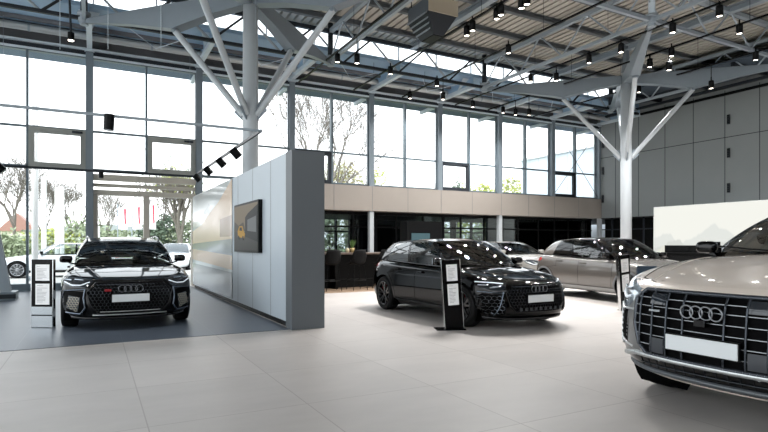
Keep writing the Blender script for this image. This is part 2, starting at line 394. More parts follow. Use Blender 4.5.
for i in range(0, len(edges) - 1, 1):
    a, b = edges[i], edges[i + 1]
    if i % 2 == 0: mb.box(a, b, 25.8, 26.0, 0, 2.6)
    else:
        mb.box(a, b, 25.8, 26.0, 0, 0.9); mb.box((a + b) / 2 - 0.04, (a + b) / 2 + 0.04, 25.8, 26.0, 0.9, 2.6); mb.box(a, b, 25.8, 26.0, 1.95, 2.02)
mb.box(4.4, 4.6, D + 0.28, 26.0, 0, 2.6)
struct(mb.build('wall_back_office', M_satin))
# ================================================================== tree columns, lattice beams, lamps
A = 3.41; ZN = 4.3; ZA = 7.1
def tree_column(x, y, label, zn=ZN):
    t = thing('tree_column', label, 'column', (x, y, 0), 0, 'tree shaped steel columns')
    mb = MB(); mb.lathe([(0.0, 0), (0.18, 0), (0.18, zn), (0.165, 7.2), (0.0, 7.2)], (0, 0, 0), 'z', 28, closed=False); mb.build('column_shaft', M_colm, t)
    mb = MB(); mb.lathe([(0.16, 7.2), (0.07, 8.3), (0.0, 8.3)], (0, 0, 0), 'z', 16, closed=False); mb.build('column_tip', M_arm, t)
    MB().lathe([(0.0, 0), (0.24, 0), (0.24, 0.02), (0.0, 0.02)], (0, 0, 0), 'z', 28, closed=False, smooth=False).build('base_ring', M_colm, t)
    for sx, sy in ((-1, 1), (1, 1), (-1, -1), (1, -1)):
        d = Vector((sx, sy, 0)); s = Vector((sy, -sx, 0)).normalized()
        # tapered box blade: deepest above the strut
        st = [(0.10, ZA, 6.82, 0.13), (0.7, ZA, 6.72, 0.14), (1.45, ZA - 0.0, 6.5, 0.15), (2.4, ZA, 6.78, 0.10), (A, ZA, 7.0, 0.05)]
        vs = []
        for a, zt, zb, w in st:
            for zz, ss in ((zb, -w), (zb, w), (zt, w), (zt, -w)): vs.append(d * a + s * ss + Vector((0, 0, zz)))
        fs = []
        for i in range(len(st) - 1):
            for j in range(4): fs.append((i * 4 + j, i * 4 + (j + 1) % 4, i * 4 + 4 + (j + 1) % 4, i * 4 + 4 + j))
        fs += [(0, 1, 2, 3), (16, 17, 18, 19)]
        arm = MB().add(vs, fs).build('arm', M_arm, t)
        MB().lathe([(0, 6.95), (0.1, 6.95), (0.1, 7.03), (0.14, 7.03), (0.14, 7.12), (0.1, 7.12), (0.1, 7.2), (0, 7.2)], tuple(d * A), 'z', 16, closed=False, smooth=False).build('arm_joint', M_steel, arm)
        mb = MB(); p = d * 0.12 + Vector((0, 0, zn)); q = d * 1.45 + Vector((0, 0, 6.48))
        mb.tube(p, q, 0.075, 16); strut = mb.build('strut', M_colm, t)
        mb = MB(); mb.bar(p - (q - p) * 0.04 - d * 0.04, p + (q - p) * 0.09, 0.03, 0.26); mb.tube(p + (q - p) * 0.05 - s * 0.05, p + (q - p) * 0.05 + s * 0.05, 0.05, 12)
        mb.tube(q - s * 0.09, q + s * 0.09, 0.05, 12); mb.build('clevis', M_arm, strut)
    return t
CX = [3.20, 16.15]; CY = 12.5
tree_column(CX[0], CY, 'near tree shaped column with four spreading struts, rising behind the freestanding partition')
tree_column(CX[1], CY, 'far tree shaped column with four spreading struts, standing behind the beige parked hatchback')

def truss(name, p, q, label, zb=7.12, zt=8.05, mod=0.79, rb=0.05, r=0.028, mb_=None):
    t = thing('lattice_beam', label, 'roof beam', (0, 0, 0), 0, None)
    p = Vector(p); q = Vector(q); L = (q - p).length; d = (q - p) / L
    P = lambda s, z: p + d * s + Vector((0, 0, z))
    MB().bar(P(0, zb), P(L, zb), 0.09, 0.09).build('bottom_chord', mb_ or M_steel, t)
    MB().bar(P(0, zt), P(L, zt), 0.12, 0.12).build('top_chord', M_dark if mb_ else M_steel, t)
    k = int(round(L / mod)); k += k % 2; m = L / k
    for i in range(k):
        a = P(i * m, zb if i % 2 == 0 else zt); b = P((i + 1) * m, zt if i % 2 == 0 else zb)
        o = MB().tube(a, b, r, 6).build('web_rod', M_steel if i % 2 else (mb_ or M_steel), t)
    return t
xs = [CX[0] - A, CX[0] + A, CX[1] - A, CX[1] + A]
truss('x', (XL + 0.1, CY + A, 0), (XR - 0.3, CY + A, 0), 'long dark lattice beam running in front of the bright clerestory', mb_=M_dark, mod=1.05, r=0.035)
truss('x', (XL + 0.1, CY - A, 0), (XR - 0.3, CY - A, 0), 'long lattice beam parallel to the glass facade, on the camera side of the tree columns', mod=1.05)
lbl = ['lattice beam in depth left of the near tree column', 'lattice beam in depth between the near tree column and the fan heater',
       'lattice beam in depth meeting the front arm of the far tree column', 'lattice beam in depth over the right arm of the far tree column']
for x, l in zip(xs, lbl): truss('y', (x, YB + 0.2, 0), (x, CY + A, 0), l, mod=1.0)
# posts on the joints
for i, x in enumerate(xs):
    for j, y in enumerate((CY - A, CY + A)):
        lab = 'short round post on the %s %s arm joint of the %s tree column' % (['front', 'back'][j], ['left', 'right', 'left', 'right'][i], ['near', 'near', 'far', 'far'][i])
        tt = thing('joint_post', lab, 'post', (x, y, 0), 0, 'posts on the arm joints')
        MB().lathe([(0.0, 7.15), (0.085, 7.15), (0.085, 8.3), (0.0, 8.3)], (0, 0, 0), 'z', 16, closed=False).build('post', M_beam if j == 0 else M_dark, tt)
        MB().lathe([(0.0, 7.18), (0.16, 7.18), (0.16, 7.26), (0.0, 7.26)], (0, 0, 0), 'z', 16, closed=False).build('collar', M_steel, tt)
# flat diagonal rafters (wide flange, light) seen under the deck
for k, x in enumerate([3.5, 9.6, 16.15]):
    mb = MB(); mb.box(x - 0.09, x + 0.09, YB + 0.1, 15.85, 7.96, 7.99); mb.box(x - 0.012, x + 0.012, YB + 0.1, 15.85, 7.99, 8.14); mb.box(x - 0.09, x + 0.09, YB + 0.1, 15.85, 8.13, 8.16)
    tag(mb.build('roof_joist', M_steel), 'pale grey steel joist running in depth below the purlins, %s from the left' % ORD[k], 'joist', 'joists below the purlins')
# low roof strip along the right wall: dark rails
for k, z in enumerate((7.3, 7.42)):
    mb = MB(); mb.box(XR - 0.35 - 0.9 * k, XR - 0.25 - 0.9 * k, YB, D - 0.3, z, z + 0.1)
    pass
    tag(mb.build('cable_tray', M_dark), 'dark %s rail frame running along the top of the grey right wall' % ['lower', 'upper'][k], 'rail')
struct(MB().box(XR - 0.06, XR, YB, D, 7.1, 7.2).build('trim_7', M_black))

# black power tracks with cylinder spots
TX = [6.3, 8.4, 10.45, 12.93, 14.62, 17.15]
for k, x in enumerate(TX):
    mb = MB(); mb.box(x - 0.025, x + 0.025, -2.0, 18.0, 6.95, 6.99)
    t = thing('lighting_track', 'long black lighting track under the roof, %s from the left' % ORD[k], 'lighting track', (0, 0, 0), 0, 'black lighting tracks')
    mb.build('rail', M_satin, t)
    mb = MB()
    for q in range(7): MB().tube((x, -1 + q * 2.9, 6.98), (x, -1 + q * 2.9, 8.1), 0.006, 4).build('hanger_wire', M_dark, t)
def make_spot():
    t = thing('track_spotlight', '', 'spotlight', (0, 0, 0), 0, 'black cylinder spotlights under the roof')
    MB().tube((0, 0, 0.0), (0, 0, 0.12), 0.02, 8).build('stem', M_satin, t)
    b = MB().lathe([(0.0, 0.0), (0.075, 0.0), (0.08, -0.02), (0.08, -0.25), (0.07, -0.25), (0.068, -0.2), (0.0, -0.2)], (0, 0, 0), 'z', 20, closed=False).build('housing', M_satin, t)
    MB().lathe([(0.0, -0.236), (0.060, -0.236), (0.060, -0.232), (0.0, -0.232)], (0, 0, 0), 'z', 16, closed=False, smooth=False).build('lens', M_lamp, t)
    return t
proto = make_spot()
SP = [(337.5, 58), (357, 62), (390.5, 69), (437, 79), (410, 92), (466.8, 31), (472.5, 26), (496.7, 14), (501, 10), (508.4, 47), (521.5, 3), (527, -1), (556.3, 77), (530.6, 71.6),
      (589, 59), (621, 48), (672.6, 28), (719.5, 11), (739.4, 29), (671.5, 52), (755.7, 56), (649.8, 63), (669, 66), (638.8, 89), (711.2, 104), (472.8, 104), (503, 110), (515.5, 112), (529, 114.5), (443, 99)]
cand = []
used = 0
for i, (px, py) in enumerate(SP):
    r = (px - 384) / F; best = None
    for x in TX:
        d = x / (SN + r * CS); z = HC + (YH - py) / F * d; y = d * (CS - r * SN)
        if 0.5 < y < 17.6:
            e = abs(z - 6.8)
            if best is None or e < best[0]: best = (e, x, y, z)
    if best is None: continue
    e, x, y, z = best
    z = min(max(z, 6.35), 6.9)
    s = proto if used == 0 else copy_tree(proto)
    s.location = (x, y, z + 0.12)
    used += 1
    if z + 0.24 < 6.95: MB().tube((0, 0, 0.12), (0, 0, 6.96 - z - 0.12), 0.012, 6).build('hanger_rod', M_satin, s)
    track = TX.index(x); cand.append((track, y, s))
# labels that single each out: track number and order in depth
for k in range(len(TX)):
    row = sorted([c for c in cand if c[0] == k], key=lambda c: c[1])
    for j, c in enumerate(row):
        c[2]['label'] = 'black cylinder spotlight on the %s roof track from the left, %s from the camera' % (ORD[k], ORD[j])
# dark cross bar track near the facade
def spotlight(name, loc, energy, size=70, blend=0.6, rot=(0, 0, 0), col=(1, 0.985, 0.965)):
    l = bpy.data.lights.new(name, 'SPOT'); l.energy = energy; l.spot_size = math.radians(size); l.spot_blend = blend; l.color = col; l.shadow_soft_size = 0.07
    o = bpy.data.objects.new(name, l); COL.objects.link(o); o.location = loc; o.rotation_euler = rot; return o
for c in cand:
    p = c[2].location; spotlight('spot_light', (p.x, p.y, p.z - 0.27), 165, 130)

# suspended rectangular track over the black estate
zt = 3.3
def on_z(px, py, z): 
    d = F * (z - HC) / (YH - py); r = (px - 384) / F; return (d * (SN + r * CS), d * (CS - r * SN))
c1 = on_z(262, 131, zt); c2 = on_z(193, 176.5, zt)
xr_ = (c1[0] + c2[0]) / 2; yn, yf = c1[1], c2[1]; xl = -4.2
t = thing('suspended_track', 'black rectangular track hung low over the black estate car', 'lighting track', (0, 0, 0))
mb = MB(); mb.box(xl, xr_, yn - 0.02, yn + 0.02, zt - 0.02, zt + 0.02); mb.build('near_rail', M_steel, t)
MB().box(xl, xr_, yf - 0.03, yf + 0.03, zt - 0.03, zt + 0.03).build('far_rail', M_dark, t)
MB().box(xr_ - 0.02, xr_ + 0.02, yn, yf, zt - 0.02, zt + 0.03).build('side_rail', M_satin, t)
mb = MB()
for x, y in ((xr_ - 0.1, yn), (xr_ - 0.1, yf), (-2.0, yn), (-2.0, yf)): MB().tube((x, y, zt), (x, y, 7.1), 0.004, 4).build('hanger_wire', M_steel, t)
def drum(loc, tilt, lab, r=0.075, h=0.2, rz=0.0, lit=False):
    t = thing('drum_spotlight', lab, 'spotlight', loc, rz, 'spotlights of the low hung track')
    T = Matrix.Rotation(tilt, 4, 'Y')
    mb = MB(); mb.tube((0, 0, 0), (0, 0, -0.1), 0.015, 8); mb.build('bracket', M_satin, t)
    mb = MB(); a = T @ Vector((0, 0, h / 2)); b = T @ Vector((0, 0, -h / 2)); o = Vector((0, 0, -0.10))
    mb.tube(a + o, b + o, r, 20); mb.build('housing', M_satin, t)
    mb = MB(); c = T @ Vector((0, 0, -h / 2 - 0.004)); mb.tube(b + o, c + o, r * 0.85, 20); mb.build('lens', M_lamp if lit else mat('lens_glass', (120, 124, 128), 0.1), t)
    return t
for i, px in enumerate((236.5, 222, 209, 198)):
    r = (px - 1 - 384) / F; d = xr_ / (SN + r * CS); y = d * (CS - r * SN)
    drum((xr_, y, zt), 0.75, 'drum spotlight on the side rail by the partition, %s from the camera' % ORD[i], r=0.085, h=0.22, rz=PI)
r = (109 - 384) / F; kx = yn * (SN + r * CS) / (CS - r * SN)
drum((kx, yn, zt), 0.05, 'single drum spotlight hanging from the near rail over the estate car', r=0.075, h=0.24)
r = (101 - 384) / F; kx = yf * (SN + r * CS) / (CS - r * SN)
drum((kx, yf, zt), 0.0, 'small drum spotlight hanging from the far rail above the entrance door', r=0.06, h=0.16)
r = (2 - 384) / F; kx = yf * (SN + r * CS) / (CS - r * SN)
drum((kx, yf - 0.5, zt), -0.8, 'tilted drum spotlight at the left edge of the low track', r=0.1, h=0.26)
spotlight('estate_light', (1.0, 8.6, 3.2), 45, 80, rot=(0.35, 0, 0)); spotlight('estate_light', (-1.6, 8.6, 3.2), 45, 80, rot=(0.35, 0, 0))
# lamp on a long cord, upper left
r = (71 - 384) / F; d = 12.5; X = d * (SN + r * CS); Y = d * (CS - r * SN); z = HC + (YH - 37) / F * d
t = thing('pendant_spotlight', 'small black pendant lamp hanging on a cord at the upper left', 'lamp', (X, Y, z))
MB().tube((0, 0, 0.1), (-0.08, 0, 2.2), 0.025, 6).build('cord', M_dark, t); MB().tube((0, 0, -0.08), (0, 0, 0.1), 0.07, 16).build('housing', M_satin, t); MB().tube((0, 0, -0.085), (0, 0, -0.08), 0.06, 16).build('lens', M_lamp, t)
# fan heater
r = (432 - 384) / F; zc = 7.1; d = 542 * (zc - HC) / (244 - 21.0); X = d * (SN + r * CS); Y = d * (CS - r * SN)
t = thing('fan_heater', 'boxy ceiling fan heater with dark louvres hanging under the roof deck', 'heater', (X, Y, zc), math.radians(0))
h = 0.42
mb = MB(); c = [(-0.62, -0.62), (0.62, -0.62), (0.62, 0.62), (-0.62, 0.62)]
mb.box(-0.42, 0.42, -0.5, 0.5, 0.0, 0.38); mb.build('casing', mat('heater_casing', (84, 92, 100), 0.45), t)
MB().box(-0.44, 0.44, -0.53, -0.5, 0.0, 0.38).build('front_panel', mat('heater_cream', (178, 166, 146), 0.5), t)
mb = MB()
for k in range(4):
    u = 0.02 + k * 0.11; mb.prism([(-0.44 + u * .55, -0.44 + u * .4, -u), (-0.44 + u * .55, 0.44 - u * .4, -u), (-0.50 + u * .55, 0.44 - u * .4, -u - 0.05), (-0.50 + u * .55, -0.44 + u * .4, -u - 0.05)], (0.0, 0, 0.045))
mb.build('louvre', mat('heater_louvre', (140, 148, 154), 0.4), t)
MB().add([(-.42, -.5, 0), (.42, -.5, 0), (.42, .5, 0), (-.42, .5, 0), (-.16, -.3, -.46), (.16, -.3, -.46), (.16, .3, -.46), (-.16, .3, -.46)], [(0, 1, 5, 4), (1, 2, 6, 5), (2, 3, 7, 6), (3, 0, 4, 7), (4, 5, 6, 7)]).build('hopper', mat('heater_dark', (34, 38, 44), 0.5), t)
mb = MB(); mb.box(-0.14, 0.14, -0.28, 0.28, -0.48, -0.455); mb.build('outlet', M_satin, t)
mb = MB()
for x in (-0.38, 0.38):
    for y in (-0.4, 0.4): mb.tube((x, y, 0.35), (x, y, 1.2), 0.012, 6)
mb.build('hanger', M_dark, t)
for k, px in enumerate((60, 108, 161)):
    r = (px - 384) / F; d = 13.0
    tag(MB().tube((d * (SN + r * CS), d * (CS - r * SN), 6.0), (d * (SN + r * CS), d * (CS - r * SN), 8.3), 0.008, 5).build('hanging_wire', M_beam), 'thin wire hanging from the roof at the upper left, %s from the left' % ORD[k], 'wire', 'thin wires at the upper left')
# ================================================================== partition, screens, signs, bar
M_pside = mat('partition_panel', (176, 186, 194), 0.45, noise=0.03, nscale=2)
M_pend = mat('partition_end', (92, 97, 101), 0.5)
t = thing('freestanding_partition', 'freestanding grey partition with a dark grey end beside the black estate', 'partition', (2.7, 8.03, 0))
MB().box(0, 0.22, 0.02, 9.5, 0.1, 2.78).build('panel_wall', M_pside, t)
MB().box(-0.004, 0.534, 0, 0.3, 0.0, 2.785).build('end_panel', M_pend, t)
MB().box(0.05, 0.18, 0.3, 9.45, 0.0, 0.1).build('plinth', M_black, t)
mb = MB()
for y in (1.15, 2.35, 3.55): mb.box(-0.002, 0.002, y - 0.006, y + 0.006, 0.1, 2.78)
mb.build('panel_joint', M_brown, t)
# glossy mural at the far end
cM = [mat('mural_sky', (214, 222, 224), 0.12, coat=0.5), mat('mural_tan', (206, 182, 158), 0.25, coat=0.15), mat('mural_tan_dark', (150, 126, 110), 0.25, coat=0.15),
      mat('mural_grey', (140, 148, 156), 0.18, coat=0.3), mat('mural_ground', (196, 190, 180), 0.12, coat=0.5), mat('mural_far', (176, 186, 190), 0.12, coat=0.5)]
mb = MB(); y0, y1 = 4.07, 9.45; z0, z1 = 0.12, 2.77; X = -0.01
def q(pts, mi, off=0.0): mb.prism([(X - off, y0 + (y1 - y0) * a, z0 + (z1 - z0) * b) for a, b in pts], (0.008, 0, 0), mi)
q([(0, 0), (1, 0), (1, 1), (0, 1)], 0)
q([(0, 0.38), (1, 0.38), (1, 0.62), (0.6, 0.72), (0.28, 0.84), (0, 1.0)], 1, 0.0015)
q([(0.42, 0.79), (0.70, 0.66), (1, 0.60), (1, 0.70), (0.72, 0.74), (0.5, 0.86)], 5, 0.002)
q([(0.0, 0.52), (0.24, 0.52), (0.24, 0.68), (0.0, 0.70)], 2, 0.003)
q([(0, 0.36), (1, 0.40), (1, 0.46), (0, 0.50)], 3, 0.003)
q([(0, 0.24), (1, 0.28), (1, 0.40), (0, 0.36)], 1, 0.002)
q([(0, 0), (1, 0), (1, 0.24), (0, 0.22)], 3, 0.002)
mb.build('printed_mural', cM, t)
# framed picture on the partition
t = thing('framed_picture', 'black framed picture of a yellow car by a building, on the grey partition', 'picture', (2.7, 9.7, 1.17))
MB().box(-0.075, 0.0, 0, 1.9, 0, 0.97).build('frame', M_black, t)
mb = MB(); X = -0.078
def pq(pts, mi, off=0.0): mb.prism([(X - off, 1.9 - 0.04 - 1.82 * a, 0.04 + 0.89 * b) for a, b in pts], (0.006, 0, 0), mi)
pm = [mat('dusk_sky', (120, 106, 88), 0.5, spec=.15), mat('dusk_ground', (62, 62, 60), 0.5, spec=.15), mat('picture_dark', (30, 30, 33), 0.5, spec=.15), mat('picture_yellow', (176, 132, 40), 0.5, spec=.15), mat('picture_hill', (74, 68, 60), 0.5, spec=.15), mat('picture_light', (104, 106, 108), 0.5, spec=.15)]
pq([(0, 0), (1, 0), (1, 1), (0, 1)], 0)
pq([(0, 0), (1, 0), (1, 0.38), (0, 0.42)], 1, 0.001)
pq([(0, 0.42), (0.5, 0.42), (0.42, 0.62), (0.2, 0.55), (0, 0.66)], 4, 0.0015)
pq([(0.5, 0.30), (1, 0.18), (1, 0.95), (0.62, 0.80), (0.5, 0.72)], 2, 0.002)
pq([(0.6, 0.42), (0.95, 0.38), (0.95, 0.72), (0.6, 0.66)], 5, 0.003)
pq([(0.18, 0.30), (0.46, 0.26), (0.5, 0.36), (0.44, 0.42), (0.38, 0.54), (0.24, 0.54), (0.16, 0.42)], 3, 0.004)
pq([(0.25, 0.44), (0.38, 0.43), (0.35, 0.51), (0.26, 0.51)], 2, 0.005)
pq([(0.19, 0.24), (0.24, 0.24), (0.24, 0.32), (0.19, 0.33)], 2, 0.005); pq([(0.38, 0.22), (0.44, 0.22), (0.44, 0.31), (0.38, 0.31)], 2, 0.005)
mb.build('picture_image', pm, t)

# big luminous screen at the right wall
m = bpy.data.materials.new('screen_image'); m.use_nodes = True; n = m.node_tree; n.nodes.clear()
o = n.nodes.new('ShaderNodeOutputMaterial'); e = n.nodes.new('ShaderNodeEmission'); tc = n.nodes.new('ShaderNodeTexCoord'); sx = n.nodes.new('ShaderNodeSeparateXYZ')
n.links.new(tc.outputs['Object'], sx.inputs[0])
def M_(op, a, b=None):
    k = n.nodes.new('ShaderNodeMath'); k.operation = op
    for i, v in enumerate((a, b)):
        if v is None: continue
        if isinstance(v, (int, float)): k.inputs[i].default_value = v
        else: n.links.new(v, k.inputs[i])
    return k.outputs[0]
colr = None
cur = (0.86, 0.86, 0.80, 1)
def ridge(prev, base, amp, seed, col, sc):
    no = n.nodes.new('ShaderNodeTexNoise'); no.noise_dimensions = '1D'; no.inputs['Scale'].default_value = sc; no.inputs['Detail'].default_value = 4
    n.links.new(M_('ADD', sx.outputs['Y'], seed), no.inputs['W'])
    h = M_('MULTIPLY_ADD', no.outputs['Fac'], amp); h.node.inputs[2].default_value = base
    df = M_('SUBTRACT', h, sx.outputs['Z']); k = M_('MULTIPLY', df, 12.0); k.node.use_clamp = True
    mx = n.nodes.new('ShaderNodeMix'); mx.data_type = 'RGBA'; n.links.new(k, mx.inputs[0])
    if isinstance(prev, tuple): mx.inputs[6].default_value = prev
    else: n.links.new(prev, mx.inputs[6])
    mx.inputs[7].default_value = col; return mx.outputs[2]
c = ridge(cur, 0.7, 2.0, 3.3, (0.74, 0.76, 0.72, 1), 0.5)
c = ridge(c, 0.65, 1.5, 11.0, (0.66, 0.68, 0.64, 1), 0.7)
c = ridge(c, 0.55, 1.0, 27.0, (0.74, 0.74, 0.66, 1), 0.6)
n.links.new(c, e.inputs[0]); e.inputs[1].default_value = 0.42; n.links.new(e.outputs[0], o.inputs[0])
XS = 20.5
r = (653.5 - 384) / F; ys0 = XS * (CS - r * SN) / (SN + r * CS)
t = thing('luminous_screen_wall', 'large white luminous screen wall showing pale misty mountains', 'screen', (XS, 0, 0))
MB().box(0.0, 0.3, ys0 - 12, ys0, 0, 2.86).build('screen_cabinet', mat('screen_side', (210, 212, 210), 0.5), t)
MB().box(-0.01, 0.0, ys0 - 11.97, ys0 - 0.03, 0.35, 2.84).build('screen_face', m, t)
MB().box(-0.02, 0.0, ys0 - 12, ys0, 0, 0.35).build('screen_base', M_black, t)
# black counter in front of the screen
t = thing('reception_counter', 'long black counter in front of the luminous screen', 'counter', (18.6, 0, 0))
MB().box(0, 0.7, 4.0, 13.3, 0, 0.98).build('counter_body', M_satin, t); MB().box(-0.04, 0.74, 3.98, 13.34, 0.98, 1.02).build('counter_top', M_black, t)
MB().box(-0.01, 0, 4.2, 12.5, 0.12, 0.9).build('counter_front', M_black, t)
t = thing('storage_box', 'low black cabinet standing on the black counter', 'cabinet', (18.9, 12.95, 1.02))
MB().box(0, 0.35, -1.9, 0, 0, 0.26).build('cabinet_body', M_satin, t); MB().box(-0.01, 0, -1.85, -0.98, 0.02, 0.24).build('cabinet_door', M_black, t); MB().box(-0.01, 0, -0.92, -0.05, 0.02, 0.24).build('cabinet_door', M_black, t)

# ----------------------------------------------------------- price signs
M_frame = mat('sign_black', (5, 5, 6), 0.25, spec=0.12); M_print = mat('print_grey', (150, 150, 152), 0.6); M_mirror = mat('mirror_steel', (200, 205, 208), 0.14, 1.0)
def paper(t, x0, x1, z0, z1, y, rows, seed):
    s = MB().box(x0, x1, y - 0.003, y, z0, z1).build('information_sheet', M_white, t)
    g = random.Random(seed); mb = MB(); z = z1 - 0.025
    k = 0
    while z > z0 + 0.03:
        w = (x1 - x0 - 0.05) * g.uniform(0.45, 1.0) * (0.55 if k == 0 else 1)
        mb.box(x0 + 0.025, x0 + 0.025 + w, y - 0.0035, y - 0.003, z - 0.006, z); z -= 0.022 if k else 0.04; k += 1
    mb.build('printed_lines', M_print, s)
def sign(name, label, loc, rz, w, h, lean=0.0, silver=True, roll=0.0, depth=0.06):
    t = thing(name, label, 'sign stand', loc, rz, 'car information stands'); t.rotation_euler = (lean, roll, rz)
    MB().box(-w / 2, w / 2, -depth / 2, depth / 2, 0.0, h).build('sign_board', M_frame, t, bevel=0.003)
    paper(t, -w / 2 + 0.07, w / 2 - 0.05, h * 0.69, h - 0.08, -depth / 2 - 0.001, 9, 1); paper(t, -w / 2 + 0.07, w / 2 - 0.05, h * 0.34, h * 0.645, -depth / 2 - 0.001, 9, 2)
    mb = MB(); mb.box(-w / 2 - 0.008, -w / 2, -depth / 2, depth / 2, 0, h); mb.box(w / 2, w / 2 + 0.008, -depth / 2, depth / 2, 0, h); mb.build('edge_strip', M_chrome, t)
    if silver:
        MB().box(-w / 2, w / 2, -depth / 2 - 0.012, -depth / 2 - 0.002, 0.21, h * 0.31).build('mirror_panel', M_mirror, t)
        MB().box(-w / 2, w / 2, -depth / 2 - 0.012, -depth / 2 - 0.002, 0.01, 0.19).build('mirror_panel', M_mirror, t)
    return t
sign('information_stele', 'black and mirror steel information stand left of the black estate car', (-0.70, 10.12, 0.006), math.radians(-32), 0.35, 1.08)
s = sign('information_stele', 'leaning black information stand with two white sheets beside the black hatchback', (4.97, 6.95, 0.012), math.radians(-22), 0.29, 1.08, 0.0, False, math.radians(-3.5))
f = MB().box(-0.3, 0.16, -0.14, 0.14, 0.0, 0.012).build('foot_plate', M_frame, s); f.rotation_euler = (0, math.radians(3.5), 0); f.location = (0, 0, -0.012)
s = sign('information_stele', 'narrow leaning information stand in front of the beige hatchback', (9.42, 7.3, 0.012), math.radians(2), 0.34, 1.1, 0.0, False, 0.0)
s.rotation_euler = (math.radians(0), math.radians(-5), math.radians(2))
MB().box(-0.2, 0.2, -0.2, 0.12, -0.01, 0.0).build('foot_plate', M_frame, s)
t = thing('low_lectern', 'small dark tilted display panel between the beige hatchback and the large car', 'display', (8.15, 5.95, 0.0), math.radians(-35))
mb = MB(); mb.box(-0.12, 0.12, -0.04, 0.04, 0.0, 0.62); mb.box(-0.16, 0.16, -0.12, 0.12, 0, 0.02); mb.build('stand', M_frame, t)
MB().box(-0.15, 0.15, -0.03, 0.03, 0.6, 0.97, T=Matrix.Rotation(0.1, 4, 'X')).build('display_panel', mat('display_blue', (48, 62, 76), 0.2), t)
MB().box(-0.1, 0.13, -0.034, -0.03, 0.64, 0.84, T=Matrix.Rotation(0.1, 4, 'X')).build('information_sheet', mat('pale_print', (170, 184, 192), 0.5), t)

# leaning steel post at the left edge
t = thing('leaning_strut', 'leaning grey steel strut on a floor block at the left edge', 'strut', (-1.82, 15.6, 0.0))
mb = MB(); mb.bar((0, 0, 0.1), (-0.75, 0, 4.6), 0.04, 0.2, up=(1, 0, 0)); mb.bar((0, 0.2, 0.1), (-0.75, 0.2, 4.6), 0.04, 0.2, up=(1, 0, 0)); mb.build('post', M_steel, t)
MB().bar((0, 0.1, 0.1), (-0.75, 0.1, 4.6), 0.16, 0.06, up=(1, 0, 0)).build('web', M_dark, t)
MB().box(-0.35, 0.2, -0.25, 0.4, 0.0, 0.2).build('floor_block', M_fac, t, bevel=0.01)
MB().box(-0.3, 0.21, -0.27, -0.25, 0.05, 0.15).build('grille_slot', M_dark, t)

# ----------------------------------------------------------- bar table, stools, plant
t = thing('bar_table', 'long dark bar table behind the partition', 'table', (3.9, 14.6, 0))
MB().box(0, 4.9, 0, 0.75, 1.02, 1.07).build('table_top', mat('table_top_brown', (96, 84, 76), 0.35), t, bevel=0.004)
mb = MB(); mb.box(0.1, 4.8, 0.5, 0.56, 0, 1.02); mb.build('back_panel', M_black, t)
for x in (0.15, 2.4, 4.7): MB().box(x - 0.04, x + 0.04, 0.08, 0.62, 0, 1.02).build('leg', M_satin, t)
MB().box(0.15, 4.7, 0.1, 0.14, 0.25, 0.29).build('foot_rail', M_satin, t)
def stool(loc, rz, lab):
    t = thing('bar_stool', lab, 'stool', loc, rz, 'black bar stools at the dark table')
    M_f = mat('stool_fabric', (9, 9, 10), 0.8, spec=0.2)
    # shell seat: dished grid
    vs = []; fs = []; nu, nv = 12, 12
    for j in range(nv + 1):
        v = j / nv
        for i in range(nu + 1):
            u = i / nu * 2 - 1
            if v < 0.5: y = -0.2 + v * 2 * 0.38; z = 0.74 + 0.03 * u * u
            else: y = 0.18 + (v - 0.5) * 0.16; z = 0.74 + (v - 0.5) * 2 * 0.42
            w = 0.23 * (1 - 0.25 * max(0, v - .8) * 5 * abs(u)) ; vs.append((u * w, y - 0.09 * u * u * (v > .4), z + (0.16 * u * u * (0.3 < v < 0.62)) * 0.6))
    for j in range(nv):
        for i in range(nu): a = j * (nu + 1) + i; fs.append((a, a + 1, a + nu + 2, a + nu + 1))
    o = MB().add(vs, fs, 0, True).build('seat_shell', M_f, t); s = o.modifiers.new('thickness', 'SOLIDIFY'); s.thickness = 0.03; s.offset = 0
    for sx in (-1, 1):
        for sy in (-1, 1): MB().tube((sx * 0.15, sy * 0.14, 0.73), (sx * 0.23, sy * 0.22, 0.0), 0.011, 8).build('leg', M_satin, t)
    mb = MB(); k = 0.206
    for a, b in (((-k, -k), (k, -k)), ((k, -k), (k, k)), ((k, k), (-k, k)), ((-k, k), (-k, -k))): mb.tube((a[0], a[1] , 0.28), (b[0], b[1], 0.28), 0.009, 6)
    mb.build('footrest', M_satin, t); return t
for i, (x, lab) in enumerate([(5.3, 'black bar stool at the dark table, nearest the partition'), (5.95, 'black bar stool at the dark table, left of the potted plant'), (6.75, 'black bar stool at the dark table, right of the potted plant'), (7.6, 'black bar stool at the dark table, nearest the hatchback')]):
    stool((x, 14.25, 0.005), PI + 0.1 * (i - 1.5), lab)
r = (353 - 384) / F; px_ = 14.9 * (SN + r * CS) / (CS - r * SN)
t = thing('potted_plant', 'small green plant in a pot on the bar table', 'plant', (px_, 14.95, 1.07))
MB().lathe([(0.0, 0), (0.05, 0), (0.07, 0.14), (0.06, 0.14), (0.055, 0.12), (0, 0.12)], (0, 0, 0), 'z', 20, closed=False).build('pot', mat('pot_clay', (150, 130, 84), 0.6), t)
mb = MB(); g = random.Random(3)
for k in range(46):
    a = g.uniform(0, 2 * PI); l = g.uniform(0.14, 0.34); sp = g.uniform(0.05, 0.55); w = g.uniform(0.012, 0.024)
    d = Vector((math.cos(a) * sp, math.sin(a) * sp, 1)).normalized(); s = d.cross(Vector((0, 0, 1))).normalized() * w
    p0 = Vector((0, 0, 0.1)); p1 = p0 + d * l * 0.6; p2 = p0 + d * l - Vector((0, 0, 0.04 * sp))
    mb.add([p0 - s * 0.3, p0 + s * 0.3, p1 + s, p1 - s, p2], [(0, 1, 2, 3), (3, 2, 4)])
mb.build('leaves', mat('leaf_green', (86, 116, 58), 0.6), t)
